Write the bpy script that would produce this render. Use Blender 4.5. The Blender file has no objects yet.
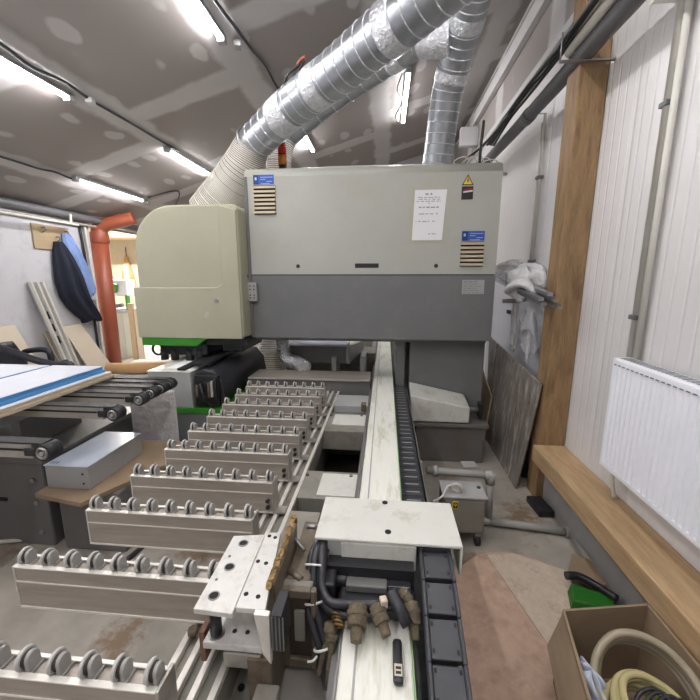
import bpy, bmesh, math, random
from mathutils import Vector, Matrix
random.seed(7)
PI = math.pi
S = bpy.context.scene
COL = S.collection

# ---------------------------------------------------------------- camera, world, exposure
cd = bpy.data.cameras.new('camera'); cam = bpy.data.objects.new('camera', cd); COL.objects.link(cam)
cd.sensor_width = 36.0; cd.sensor_fit = 'HORIZONTAL'; cd.lens = 370.0 / 700.0 * 36.0
cd.clip_start = 0.02; cd.clip_end = 100
cam.location = (0, 0, 1.65)
cam.rotation_euler = (math.radians(90 - 11.0), 0, math.radians(5.4))
S.camera = cam
S.view_settings.view_transform = 'Standard'; S.view_settings.look = 'None'
S.view_settings.gamma = 1.0; S.view_settings.use_curve_mapping = False
S.view_settings.exposure = 1.52
W = bpy.data.worlds.new('world'); S.world = W; W.use_nodes = True
W.node_tree.nodes['Background'].inputs[0].default_value = (0.9, 0.95, 1, 1)
W.node_tree.nodes['Background'].inputs[1].default_value = 0.25
LAMP = 36.0          # emission strength of the tube lamps

# ---------------------------------------------------------------- materials
def lin(c):
    c = c / 255.0
    return c / 12.92 if c <= 0.04045 else ((c + 0.055) / 1.055) ** 2.4
def rgb(c): return (lin(c[0]), lin(c[1]), lin(c[2]), 1)

def mat(name, col, rough=0.5, metal=0.0, var=0.12, scale=6.0, bump=0.0, bscale=40.0, stain=None, stain_amt=0.0,
        stain_scale=3.0, stretch=(1, 1, 1), emit=0.0, alpha=1.0, trans=0.0):
    m = bpy.data.materials.new(name); m.use_nodes = True
    nt = m.node_tree; N = nt.nodes; L = nt.links
    b = N['Principled BSDF']
    tc = N.new('ShaderNodeTexCoord'); mp = N.new('ShaderNodeMapping'); mp.inputs['Scale'].default_value = stretch
    L.new(tc.outputs['Object'], mp.inputs[0])
    nz = N.new('ShaderNodeTexNoise'); nz.inputs['Scale'].default_value = scale; nz.inputs['Detail'].default_value = 6
    nz.inputs['Roughness'].default_value = 0.65
    L.new(mp.outputs[0], nz.inputs[0])
    rp = N.new('ShaderNodeValToRGB'); rp.color_ramp.elements[0].position = 0.3; rp.color_ramp.elements[1].position = 0.7
    c = rgb(col)
    rp.color_ramp.elements[0].color = tuple(x * (1 - var) for x in c[:3]) + (1,)
    rp.color_ramp.elements[1].color = tuple(min(1, x * (1 + var)) for x in c[:3]) + (1,)
    L.new(nz.outputs[0], rp.inputs[0])
    out = rp.outputs[0]
    if stain:
        n2 = N.new('ShaderNodeTexNoise'); n2.inputs['Scale'].default_value = stain_scale; n2.inputs['Detail'].default_value = 8
        n2.inputs['Roughness'].default_value = 0.7
        L.new(mp.outputs[0], n2.inputs[0])
        r2 = N.new('ShaderNodeValToRGB'); r2.color_ramp.elements[0].position = 0.52; r2.color_ramp.elements[1].position = 0.68
        r2.color_ramp.elements[0].color = (0, 0, 0, 1); r2.color_ramp.elements[1].color = (stain_amt,) * 3 + (1,)
        L.new(n2.outputs[0], r2.inputs[0])
        mx = N.new('ShaderNodeMix'); mx.data_type = 'RGBA'
        L.new(r2.outputs[0], mx.inputs[0]); L.new(out, mx.inputs[6]); mx.inputs[7].default_value = rgb(stain)
        out = mx.outputs[2]
    L.new(out, b.inputs['Base Color'])
    b.inputs['Roughness'].default_value = rough; b.inputs['Metallic'].default_value = metal
    if bump:
        n3 = N.new('ShaderNodeTexNoise'); n3.inputs['Scale'].default_value = bscale; n3.inputs['Detail'].default_value = 4
        L.new(mp.outputs[0], n3.inputs[0])
        bp = N.new('ShaderNodeBump'); bp.inputs['Strength'].default_value = bump; bp.inputs['Distance'].default_value = 0.02
        L.new(n3.outputs[0], bp.inputs['Height']); L.new(bp.outputs[0], b.inputs['Normal'])
    if emit:
        b.inputs['Emission Color'].default_value = c; b.inputs['Emission Strength'].default_value = emit
    if alpha < 1: b.inputs['Alpha'].default_value = alpha
    if trans: b.inputs['Transmission Weight'].default_value = trans
    m['c'] = 1
    return m

M = {}
M['cream'] = mat('cream_paint', (162, 160, 138), 0.42, var=0.04, scale=3, stain=(160, 158, 132), stain_amt=0.35, stain_scale=5)
M['offwhite'] = mat('offwhite_paint', (170, 171, 162), 0.4, var=0.04, scale=3, stain=(168, 162, 140), stain_amt=0.35, stain_scale=4)
M['grey'] = mat('grey_paint', (108, 109, 109), 0.45, var=0.04, scale=4, stain=(128, 126, 122), stain_amt=0.3, stain_scale=6)
M['grey_dirty'] = mat('dusty_grey_paint', (100, 98, 94), 0.6, var=0.1, scale=5, stain=(108, 92, 70), stain_amt=0.7, stain_scale=4)
M['lightgrey'] = mat('light_grey_paint', (160, 160, 158), 0.45, var=0.05)
M['bedgrey'] = mat('bed_paint', (128, 125, 116), 0.55, var=0.1, scale=8, stain=(96, 80, 58), stain_amt=0.6, stain_scale=5)
M['darkgrey'] = mat('dark_grey_paint', (104, 102, 101), 0.45, var=0.08)
M['green'] = mat('green_paint', (50, 128, 34), 0.4, var=0.06)
M['white'] = mat('white_worn_paint', (198, 198, 190), 0.4, var=0.04, scale=7, stain=(150, 140, 118), stain_amt=0.55, stain_scale=9)
M['whitebeam'] = mat('white_beam_paint', (222, 222, 212), 0.35, var=0.06, scale=7, stain=(150, 150, 110), stain_amt=0.6, stain_scale=6, stretch=(3, 0.5, 1))
M['alu'] = mat('worn_aluminium', (176, 172, 164), 0.42, 0.7, var=0.08, scale=14, bump=0.05, stain=(128, 116, 98), stain_amt=0.5, stain_scale=7)
M['alubody'] = mat('brushed_aluminium_body', (164, 156, 147), 0.5, 0.45, var=0.12, scale=8, stretch=(0.5, 6, 6), stain=(122, 104, 82), stain_amt=0.4, stain_scale=5)
M['aluedge'] = mat('bright_aluminium_edge', (216, 212, 204), 0.4, 0.4, var=0.08, scale=20)
M['roller'] = mat('grey_roller_plastic', (150, 148, 144), 0.5, var=0.1, scale=30)
M['wheel'] = mat('pale_wheel_plastic', (176, 174, 170), 0.45, var=0.1, scale=30)
M['rollergap'] = mat('dark_roller_core', (52, 46, 40), 0.7)
M['palegreen'] = mat('faded_green_edge', (150, 186, 128), 0.5, var=0.1)
M['plate'] = mat('milled_plate', (204, 202, 197), 0.42, 0.15, var=0.06, scale=20, stain=(150, 142, 128), stain_amt=0.5, stain_scale=14)
M['rust'] = mat('rusty_plate', (118, 84, 66), 0.7, var=0.15)
M['galv'] = mat('galvanised_sheet', (174, 178, 183), 0.34, 0.85, var=0.2, scale=9, bump=0.12, bscale=22, stain=(140, 144, 150), stain_amt=0.5, stain_scale=9)
M['foil'] = mat('aluminium_tape', (226, 228, 232), 0.28, 0.8, var=0.2, scale=40, bump=0.9, bscale=55)
M['steel'] = mat('steel', (150, 148, 146), 0.38, 0.85, var=0.1, scale=20)
M['caststeel'] = mat('oily_cast_steel', (112, 102, 88), 0.5, 0.4, var=0.16, scale=14, bump=0.1, stain=(88, 64, 38), stain_amt=0.7, stain_scale=9)
M['brass'] = mat('greasy_brass_strip', (136, 112, 74), 0.38, 0.75, var=0.3, scale=40, bump=0.6, bscale=60, stain=(84, 58, 30), stain_amt=0.6, stain_scale=16)
M['dustbrown'] = mat('dust_caked_connector', (98, 88, 70), 0.9, var=0.3, scale=50, bump=0.4, bscale=120)
M['black'] = mat('black_plastic', (32, 32, 35), 0.4, var=0.15, scale=20)
M['chainblack'] = mat('dusty_black_chain', (50, 51, 56), 0.45, var=0.2, scale=16, stain=(92, 88, 80), stain_amt=0.4, stain_scale=10)
M['blackcable'] = mat('black_cable_sheath', (40, 40, 44), 0.42, var=0.2, scale=30)
M['motor'] = mat('motor_black', (42, 43, 48), 0.35, var=0.15, scale=20)
M['dark'] = mat('dark_opening', (20, 19, 18), 0.8)
M['pit'] = mat('dark_bed_pan', (58, 48, 36), 0.7, var=0.3, scale=5)  # dark brown tone shared by the bed pan and the frame recess
M['wood'] = mat('pine_timber', (178, 150, 114), 0.6, bump=.15, bscale=6, var=0.24, scale=3.0, stretch=(8, 0.9, 8), stain=(140, 98, 54), stain_amt=0.6, stain_scale=1.6)
M['woodpost'] = mat('pine_post', (142, 114, 80), 0.62, var=0.3, scale=3.0, stretch=(9, 9, 1.6), stain=(92, 64, 38), stain_amt=0.75, stain_scale=1.3, bump=.2, bscale=8)
M['osb'] = mat('pale_chipboard', (178, 164, 142), 0.7, var=0.08, scale=40)
M['oak'] = mat('oak_laminate', (166, 146, 116), 0.5, var=0.1, scale=3, stretch=(1, 1, 9))
M['cardboard'] = mat('cardboard', (142, 122, 98), 0.8, var=0.1, scale=7, stretch=(1, 1, 3))
M['kraft'] = mat('brown_kraft_paper', (176, 138, 92), 0.8, var=0.12, scale=6, bump=0.3, bscale=12)
M['wall'] = mat('white_plaster', (190, 189, 192), 0.8, var=0.04, scale=5, stain=(150, 148, 146), stain_amt=0.35, stain_scale=4.5)
M['trimwhite'] = mat('white_boxing', (200, 200, 200), 0.6, var=0.05)
M['pvc'] = mat('grey_pvc', (156, 154, 148), 0.45, var=0.06)
M['pvclight'] = mat('pale_conduit', (204, 201, 192), 0.5, var=0.06)
M['tray'] = mat('grey_cable_duct', (98, 97, 99), 0.45, var=0.08)
M['orange'] = mat('orange_drain_pipe', (156, 82, 58), 0.42, var=0.08, scale=5)
M['radiator'] = mat('radiator_enamel', (240, 241, 246), 0.3, var=0.02)
M['slot'] = mat('slot_shadow_grey', (96, 98, 102), 0.7)
M['kerb'] = mat('painted_kerb', (142, 140, 138), 0.7, var=0.12, scale=8)
M['paper'] = mat('paper', (226, 226, 228), 0.7, var=0.02)
M['sleeve'] = mat('yellowed_sleeve', (172, 170, 150), 0.3, var=0.05)
M['ink'] = mat('printed_ink', (92, 92, 98), 0.7)
M['inkdark'] = mat('heavy_ink', (56, 56, 62), 0.7)
M['sticker'] = mat('blue_sticker', (44, 84, 168), 0.4, var=0.05)
M['stickerdark'] = mat('dark_blue_sticker', (28, 54, 120), 0.4, var=0.05)
M['stickertext'] = mat('sticker_print', (176, 196, 226), 0.5)
M['vent'] = mat('beige_vent', (176, 164, 138), 0.5, var=0.05)
M['yellow'] = mat('warning_yellow', (236, 204, 40), 0.5, var=0.03)
M['red'] = mat('beacon_red', (190, 34, 28), 0.25, var=0.05)
M['amber'] = mat('beacon_amber', (206, 120, 34), 0.25, var=0.05)
M['navy'] = mat('navy_cloth', (26, 31, 46), 0.9, var=0.15, scale=20, bump=0.25, bscale=60)
M['bluecloth'] = mat('blue_shirt_cloth', (122, 146, 192), 0.85, var=0.1, scale=16, bump=0.25, bscale=60)
M['leather'] = mat('black_leatherette', (30, 32, 38), 0.35, var=0.1)
M['panelwhite'] = mat('white_foil_board', (204, 207, 214), 0.25, var=0.03)
M['panelblue'] = mat('blue_film_edge', (74, 134, 184), 0.35, var=0.08)
M['belt'] = mat('belt_rubber', (38, 38, 40), 0.6, var=0.1)
M['bluegrey'] = mat('pale_bluegrey', (188, 197, 210), 0.25, 0.1, var=0.08, scale=8)
M['plastic'] = mat('white_plastic_wrap', (206, 204, 204), 0.25, var=0.1, scale=14, bump=0.7, bscale=20)
M['clearwrap'] = mat('clear_plastic_wrap', (214, 214, 216), 0.18, var=0.1, scale=14, bump=0.8, bscale=22, alpha=0.42)
M['wrappedboard'] = mat('wrapped_grey_board', (124, 116, 108), 0.16, var=0.2, scale=5, bump=0.7, bscale=9, stretch=(1, 3, .8), stain=(184, 180, 178), stain_amt=0.7, stain_scale=5)  # pale streaks paint highlights of the film into the colour
M['hoseclear'] = mat('spiral_hose_film', (226, 224, 218), 0.3, var=0.08, scale=18, alpha=0.32)
M['hosewire'] = mat('spiral_hose_wire', (214, 210, 200), 0.4, 0.2)
M['coilgrey'] = mat('clear_grey_tubing', (158, 146, 124), 0.2, var=0.1, scale=10, alpha=0.85)
M['coilyellow'] = mat('yellowed_tubing', (190, 178, 128), 0.18, var=0.1, scale=10, alpha=0.88)
M['beige'] = mat('beige_board', (196, 184, 164), 0.7, var=0.04)
M['hardboard'] = mat('reddish_hardboard', (186, 158, 138), 0.6, var=0.18, scale=14, bump=0.15, bscale=60, stain=(142, 116, 96), stain_amt=0.6, stain_scale=9)
M['greyboard'] = mat('grey_worn_sheet', (196, 180, 162), 0.65, var=0.14, scale=18, stain=(146, 128, 110), stain_amt=0.7, stain_scale=8)
M['broomgreen'] = mat('broom_green', (34, 104, 26), 0.55, var=0.2, scale=40)
M['insul'] = mat('crumpled_insulation', (196, 164, 120), 0.6, var=0.2, scale=9, bump=0.6, bscale=10)
M['tubewhite'] = mat('lamp_diffuser', (254, 252, 254), 0.4, var=0.0, emit=LAMP)
M['lampbody'] = mat('lamp_body_grey', (150, 150, 150), 0.5)
M['tie'] = mat('white_cable_tie', (212, 212, 206), 0.4, var=0.03)

def add_nodes_ceiling():
    """grey plasterboard: lighter filler bands over the joints and round filler spots over the screws"""
    m = bpy.data.materials.new('plasterboard'); m.use_nodes = True
    nt = m.node_tree; N = nt.nodes; L = nt.links; b = N['Principled BSDF']; b.inputs['Roughness'].default_value = 0.85
    tc = N.new('ShaderNodeTexCoord')
    wob = N.new('ShaderNodeTexNoise'); wob.inputs['Scale'].default_value = 3.5; wob.inputs['Detail'].default_value = 3
    L.new(tc.outputs['Object'], wob.inputs[0])
    vm = N.new('ShaderNodeVectorMath'); vm.operation = 'MULTIPLY_ADD'
    L.new(wob.outputs['Color'], vm.inputs[0]); vm.inputs[1].default_value = (0.13, 0.13, 0); L.new(tc.outputs['Object'], vm.inputs[2])
    sp = N.new('ShaderNodeSeparateXYZ'); L.new(vm.outputs[0], sp.inputs[0])
    def mth(op, a, bb=None, c=None):
        n = N.new('ShaderNodeMath'); n.operation = op
        for i, v in enumerate((a, bb, c)):
            if v is None: continue
            if isinstance(v, (int, float)): n.inputs[i].default_value = v
            else: L.new(v, n.inputs[i])
        return n.outputs[0]
    def band(coord, off, period, half, soft):
        t = mth('DIVIDE', mth('ADD', coord, off), period)
        f = mth('ABSOLUTE', mth('SUBTRACT', mth('FRACT', t), 0.5))      # 0 on the joint
        d = mth('MULTIPLY', f, period)
        mr = N.new('ShaderNodeMapRange'); mr.inputs[1].default_value = half; mr.inputs[2].default_value = half + soft
        mr.inputs[3].default_value = 1; mr.inputs[4].default_value = 0; L.new(d, mr.inputs[0]); return mr.outputs[0]
    bx = band(sp.outputs[0], 2.50 + 0.6 + 1.2 * 5 - 0.065, 1.2, 0.10, 0.05)
    # joints across the slope: staggered from board to board
    row = mth('FLOOR', mth('DIVIDE', mth('ADD', sp.outputs[0], 2.50 + 1.2 * 5 - 0.065), 1.2))
    yy = mth('ADD', sp.outputs[1], mth('MULTIPLY', row, 0.58))
    by = band(yy, 0.35, 1.55, 0.11, 0.05)
    vo = N.new('ShaderNodeTexVoronoi'); vo.inputs['Scale'].default_value = 1.0; vo.inputs['Randomness'].default_value = 0.35
    mp = N.new('ShaderNodeMapping'); mp.inputs['Scale'].default_value = (3.3, 1.55, 0); L.new(vm.outputs[0], mp.inputs[0]); L.new(mp.outputs[0], vo.inputs[0])
    mr = N.new('ShaderNodeMapRange'); mr.inputs[1].default_value = 0.17; mr.inputs[2].default_value = 0.22; mr.inputs[3].default_value = 0.75; mr.inputs[4].default_value = 0
    L.new(vo.outputs['Distance'], mr.inputs[0])
    mx = mth('MAXIMUM', mth('MAXIMUM', bx, by), mr.outputs[0])
    n2 = N.new('ShaderNodeTexNoise'); n2.inputs['Scale'].default_value = 1.6; n2.inputs['Detail'].default_value = 8; L.new(tc.outputs['Object'], n2.inputs[0])
    mm = mth('MULTIPLY', mx, mth('MULTIPLY_ADD', n2.outputs[0], 0.7, 0.45))
    mm = mth('MINIMUM', mm, 1.0)
    mix = N.new('ShaderNodeMix'); mix.data_type = 'RGBA'; L.new(mm, mix.inputs[0])
    mix.inputs[6].default_value = rgb((156, 149, 145)); mix.inputs[7].default_value = rgb((206, 204, 203))
    L.new(mix.outputs[2], b.inputs['Base Color'])
    return m
M['ceiling'] = add_nodes_ceiling()

def sandwich_material():
    """white profiled sheet: fine vertical grooves plus a wider joint every 1.1 m, as real relief through bump"""
    m = bpy.data.materials.new('white_profiled_sheet'); m.use_nodes = True
    nt = m.node_tree; N = nt.nodes; L = nt.links; b = N['Principled BSDF']; b.inputs['Roughness'].default_value = 0.32
    tc = N.new('ShaderNodeTexCoord'); sp = N.new('ShaderNodeSeparateXYZ'); L.new(tc.outputs['Object'], sp.inputs[0])
    def mth(op, a, bb=None):
        n = N.new('ShaderNodeMath'); n.operation = op
        for i, v in enumerate((a, bb)):
            if v is None: continue
            if isinstance(v, (int, float)): n.inputs[i].default_value = v
            else: L.new(v, n.inputs[i])
        return n.outputs[0]
    def groove(per, w):
        f = mth('ABSOLUTE', mth('SUBTRACT', mth('FRACT', mth('DIVIDE', mth('ADD', sp.outputs[1], 40), per)), 0.5))
        mr = N.new('ShaderNodeMapRange'); mr.inputs[1].default_value = 0; mr.inputs[2].default_value = w / per; L.new(f, mr.inputs[0]); return mr.outputs[0]
    h = mth('ADD', groove(0.083, 0.012), mth('MULTIPLY', groove(1.1, 0.02), 2.0))
    bp = N.new('ShaderNodeBump'); bp.inputs['Strength'].default_value = 0.55; bp.inputs['Distance'].default_value = 0.004
    L.new(h, bp.inputs['Height']); L.new(bp.outputs[0], b.inputs['Normal'])
    nz = N.new('ShaderNodeTexNoise'); nz.inputs['Scale'].default_value = 2; nz.inputs['Detail'].default_value = 7; L.new(tc.outputs['Object'], nz.inputs[0])
    rp = N.new('ShaderNodeValToRGB'); rp.color_ramp.elements[0].color = rgb((208, 205, 203)); rp.color_ramp.elements[1].color = rgb((226, 224, 223))
    L.new(nz.outputs[0], rp.inputs[0]); L.new(rp.outputs[0], b.inputs['Base Color'])
    return m
M['sheet'] = sandwich_material()

def floor_material():
    m = bpy.data.materials.new('stained_concrete'); m.use_nodes = True
    nt = m.node_tree; N = nt.nodes; L = nt.links; b = N['Principled BSDF']; b.inputs['Roughness'].default_value = 0.6
    tc = N.new('ShaderNodeTexCoord')
    def noise(s, d, r=0.6):
        n = N.new('ShaderNodeTexNoise'); n.inputs['Scale'].default_value = s; n.inputs['Detail'].default_value = d; n.inputs['Roughness'].default_value = r
        L.new(tc.outputs['Object'], n.inputs[0]); return n.outputs[0]
    def ramp(src, p0, c0, p1, c1):
        r = N.new('ShaderNodeValToRGB'); r.color_ramp.elements[0].position = p0; r.color_ramp.elements[1].position = p1
        r.color_ramp.elements[0].color = c0; r.color_ramp.elements[1].color = c1; L.new(src, r.inputs[0]); return r.outputs[0]
    base = ramp(noise(2.2, 10), 0.3, rgb((130, 125, 116)), 0.7, rgb((176, 169, 158)))
    f1 = ramp(noise(1.9, 9, 0.75), 0.56, (0, 0, 0, 1), 0.66, (0.75, 0.75, 0.75, 1))
    mx = N.new('ShaderNodeMix'); mx.data_type = 'RGBA'; L.new(f1, mx.inputs[0]); L.new(base, mx.inputs[6]); mx.inputs[7].default_value = rgb((118, 90, 62))
    f2 = ramp(noise(60, 3, 0.6), 0.70, (0, 0, 0, 1), 0.76, (0.6, 0.6, 0.6, 1))
    m2 = N.new('ShaderNodeMix'); m2.data_type = 'RGBA'; L.new(f2, m2.inputs[0]); L.new(mx.outputs[2], m2.inputs[6]); m2.inputs[7].default_value = rgb((206, 200, 188))
    last = m2.outputs[2]
    for (cx, cy, rx_, ry_) in ((-1.2, 1.34, .16, .24), (-1.08, 1.86, .32, .16), (1.0, 2.45, .22, .3), (.55, 1.95, .35, .12)):
        mp = N.new('ShaderNodeMapping'); mp.vector_type = 'POINT'; mp.inputs['Location'].default_value = (-cx / rx_, -cy / ry_, 0); mp.inputs['Scale'].default_value = (1 / rx_, 1 / ry_, 0)
        L.new(tc.outputs['Object'], mp.inputs[0])
        ln_ = N.new('ShaderNodeVectorMath'); ln_.operation = 'LENGTH'; L.new(mp.outputs[0], ln_.inputs[0])
        sb = N.new('ShaderNodeMath'); sb.operation = 'MULTIPLY_ADD'; L.new(noise(9, 9, 0.75), sb.inputs[0]); sb.inputs[1].default_value = 3.2; sb.inputs[2].default_value = -1.35
        s2 = N.new('ShaderNodeMath'); s2.operation = 'SUBTRACT'; L.new(sb.outputs[0], s2.inputs[0]); L.new(ln_.outputs['Value'], s2.inputs[1])
        mr = N.new('ShaderNodeMapRange'); mr.inputs[1].default_value = -.45; mr.inputs[2].default_value = .1; mr.inputs[4].default_value = .8; L.new(s2.outputs[0], mr.inputs[0])
        m3 = N.new('ShaderNodeMix'); m3.data_type = 'RGBA'; L.new(mr.outputs[0], m3.inputs[0]); L.new(last, m3.inputs[6]); m3.inputs[7].default_value = rgb((112, 84, 56))
        last = m3.outputs[2]
    L.new(last, b.inputs['Base Color'])
    bp = N.new('ShaderNodeBump'); bp.inputs['Strength'].default_value = 0.2; bp.inputs['Distance'].default_value = 0.01
    L.new(noise(30, 5), bp.inputs['Height']); L.new(bp.outputs[0], b.inputs['Normal'])
    return m
M['floor'] = floor_material()

# ---------------------------------------------------------------- mesh helpers (all in world metres)
def catmull(pts, n=6, closed=False):
    P = [Vector(p) for p in pts]
    if len(P) < 3: return P
    out = []
    for i in range(len(P) - 1):
        p0 = P[i - 1] if i else P[0] * 2 - P[1]
        p1, p2 = P[i], P[i + 1]
        p3 = P[i + 2] if i + 2 < len(P) else p2 * 2 - p1
        for k in range(n):
            t = k / n
            out.append(0.5 * ((2 * p1) + (p2 - p0) * t + (2 * p0 - 5 * p1 + 4 * p2 - p3) * t * t + (3 * p1 - p0 - 3 * p2 + p3) * t ** 3))
    out.append(P[-1])
    return out

class MB:
    def __init__(s): s.bm = bmesh.new()
    def _face(s, vs, smooth=False):
        try:
            f = s.bm.faces.new(vs); f.smooth = smooth; return f
        except ValueError: return None
    def box(s, x0, x1, y0, y1, z0, z1, rz=0, ry=0, rx=0):
        c = Vector(((x0 + x1) / 2, (y0 + y1) / 2, (z0 + z1) / 2))
        R = Matrix.Rotation(rz, 3, 'Z') @ Matrix.Rotation(ry, 3, 'Y') @ Matrix.Rotation(rx, 3, 'X')
        v = []
        for dz in (z0, z1):
            for dx, dy in ((x0, y0), (x1, y0), (x1, y1), (x0, y1)):
                v.append(s.bm.verts.new(c + R @ (Vector((dx, dy, dz)) - c)))
        for f in ((3, 2, 1, 0), (4, 5, 6, 7), (0, 1, 5, 4), (1, 2, 6, 5), (2, 3, 7, 6), (3, 0, 4, 7)):
            s._face([v[i] for i in f])
        return s
    def hexa(s, p):           # 8 corners: 4 bottom (ccw), 4 top
        v = [s.bm.verts.new(Vector(q)) for q in p]
        for f in ((3, 2, 1, 0), (4, 5, 6, 7), (0, 1, 5, 4), (1, 2, 6, 5), (2, 3, 7, 6), (3, 0, 4, 7)):
            s._face([v[i] for i in f])
        return s
    def prism(s, poly, axis, a, b, smooth_idx=()):
        """poly: 2D points; axis 'x': (y,z), 'y': (x,z), 'z': (x,y)"""
        def mk(p, t):
            if axis == 'x': return Vector((t, p[0], p[1]))
            if axis == 'y': return Vector((p[0], t, p[1]))
            return Vector((p[0], p[1], t))
        A = [s.bm.verts.new(mk(p, a)) for p in poly]; B = [s.bm.verts.new(mk(p, b)) for p in poly]
        s._face(A); s._face(B[::-1]); n = len(poly)
        for i in range(n):
            s._face([A[i], B[i], B[(i + 1) % n], A[(i + 1) % n]], i in smooth_idx)
        return s
    def cyl(s, p0, p1, r, r1=None, n=16, caps=True):
        return s.tube([p0, p1], r, n=n, r1=r1, caps=caps, smooth_path=False)
    def tube(s, pts, r, n=10, r1=None, caps=True, smooth_path=True, rfun=None, sub=6):
        P = catmull(pts, sub) if smooth_path and len(pts) > 2 else [Vector(p) for p in pts]
        if r1 is None: r1 = r
        rings = []; up = None
        for i, p in enumerate(P):
            d = (P[min(i + 1, len(P) - 1)] - P[max(i - 1, 0)])
            if d.length < 1e-9: d = Vector((0, 0, 1))
            d.normalize()
            if up is None:
                up = Vector((0, 0, 1)) if abs(d.z) < 0.9 else Vector((1, 0, 0))
            sd = d.cross(up)
            if sd.length < 1e-6: sd = d.orthogonal()
            sd.normalize(); up = sd.cross(d).normalized()
            t = i / max(1, len(P) - 1); rr = rfun(t) if rfun else r + (r1 - r) * t
            rings.append([s.bm.verts.new(p + (sd * math.cos(2 * PI * k / n) + up * math.sin(2 * PI * k / n)) * rr) for k in range(n)])
        for a, b in zip(rings, rings[1:]):
            for k in range(n):
                s._face([a[k], a[(k + 1) % n], b[(k + 1) % n], b[k]], True)
        if caps: s._face(rings[0][::-1]); s._face(rings[-1])
        return s
    def ring(s, c, axis, R, r, n=24, m=8):
        c = Vector(c); d = Vector(axis).normalized(); a = d.orthogonal().normalized(); b = d.cross(a)
        rings = []
        for i in range(n):
            t = 2 * PI * i / n; o = a * math.cos(t) + b * math.sin(t)
            rings.append([s.bm.verts.new(c + o * (R + r * math.cos(2 * PI * k / m)) + d * r * math.sin(2 * PI * k / m)) for k in range(m)])
        for i in range(n):
            p, q = rings[i], rings[(i + 1) % n]
            for k in range(m): s._face([p[k], p[(k + 1) % m], q[(k + 1) % m], q[k]], True)
        return s
    def grid(s, f, nu, nv, smooth=True, closed_u=False):
        V = [[s.bm.verts.new(Vector(f(i / nu, j / nv))) for j in range(nv + 1)] for i in range(nu + (0 if closed_u else 1))]
        for i in range(nu):
            a = V[i]; b = V[(i + 1) % len(V)]
            for j in range(nv): s._face([a[j], b[j], b[j + 1], a[j + 1]], smooth)
        return s
    def build(s, name, material, parent=None, bevel=0.0, seg=2, solid=0.0, extra=()):
        bmesh.ops.recalc_face_normals(s.bm, faces=s.bm.faces[:])
        me = bpy.data.meshes.new(name)
        if parent is not None:
            o0 = parent
            off = Vector((0, 0, 0))
            while o0 is not None: off += o0.location; o0 = o0.parent
        else:
            xs = [v.co for v in s.bm.verts]
            off = Vector(((min(c.x for c in xs) + max(c.x for c in xs)) / 2, (min(c.y for c in xs) + max(c.y for c in xs)) / 2, min(c.z for c in xs)))
        if parent is None and name.split('_')[0] in ('wall', 'floor', 'ceiling'): off = Vector((0, 0, 0))
        bmesh.ops.translate(s.bm, verts=s.bm.verts[:], vec=-off)
        s.bm.to_mesh(me); s.bm.free()
        o = bpy.data.objects.new(name, me); COL.objects.link(o)
        me.materials.append(material)
        for x in extra: me.materials.append(x)
        if parent is not None: o.parent = parent
        else: o.location = off
        if solid:
            md = o.modifiers.new('thick', 'SOLIDIFY'); md.thickness = solid; md.offset = 0
        if bevel:
            md = o.modifiers.new('bevel', 'BEVEL'); md.width = bevel; md.segments = seg; md.limit_method = 'ANGLE'; md.angle_limit = math.radians(40)
        return o

def tag(o, label, cat, group=None, kind=None):
    o['label'] = label; o['category'] = cat
    if group: o['group'] = group
    if kind: o['kind'] = kind
    return o
def thing(name, label, cat, loc, group=None):
    o = bpy.data.objects.new(name, None); COL.objects.link(o); o.location = loc; o.empty_display_size = 0.1
    return tag(o, label, cat, group)
def struct(o): o['kind'] = 'structure'; return o
def dup(root, delta, label=None):
    def cp(o, par):
        c = o.copy(); COL.objects.link(c)
        if par is not None: c.parent = par
        for ch in [x for x in KIDS.get(o.name, [])]: cp(ch, c)
        return c
    global KIDS
    KIDS = {}
    for x in bpy.data.objects:
        if x.parent is not None: KIDS.setdefault(x.parent.name, []).append(x)
    r = cp(root, None); r.location = root.location + Vector(delta)
    if label: r['label'] = label
    return r
def B(*a, **k): return MB().box(*a, **k)

# ================================================================ ROOM
XL, XR, YB, YF = -4.45, 1.33, -3.0, 8.0
def cz(x): return 3.85 + 0.29 * x
struct(B(XL - 0.2, XR + 0.2, YB, YF, -0.12, 0).build('floor', M['floor']))
struct(MB().prism([(XL - .3, cz(XL - .3)), (XR + .2, cz(XR + .2)), (XR + .2, cz(XR + .2) + .1), (XL - .3, cz(XL - .3) + .1)], 'y', YB, YF).build('ceiling', M['ceiling']))
struct(B(XR, XR + 0.12, YB, YF, 0, 4.3).build('wall_right', M['sheet']))
struct(B(XL - 0.12, XL, YB, 5.40, 0, 2.62).build('wall_left', M['wall']))
struct(B(XL - 0.12, XL, 7.3, YF + .1, 0, 2.62).build('wall_left_far', M['wall']))
struct(B(XL - 0.12, XR + .1, YF, YF + 0.12, 0, 4.3).build('wall_far', M['wall']))
struct(B(XL - 0.12, XR + .1, YB - .12, YB, 0, 4.3).build('wall_near', M['wall']))
# side room seen through the opening
struct(B(-8.5, XL - 0.2, 5.2, 10.2, -0.12, 0).build('floor_side', M['floor']))
struct(B(-8.5, XL - 0.1, 5.2, 10.2, 2.98, 3.08).build('ceiling_side', M['ceiling']))
struct(B(-8.5, XL - 0.1, 10.1, 10.2, 0, 3.0).build('wall_side_far', M['beige']))
struct(B(-8.5, -8.4, 5.2, 10.2, 0, 3.0).build('wall_side_left', M['beige']))
struct(B(-8.5, XL - .12, 5.2, 5.3, 0, 3.0).build('wall_side_near', M['wall']))
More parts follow.
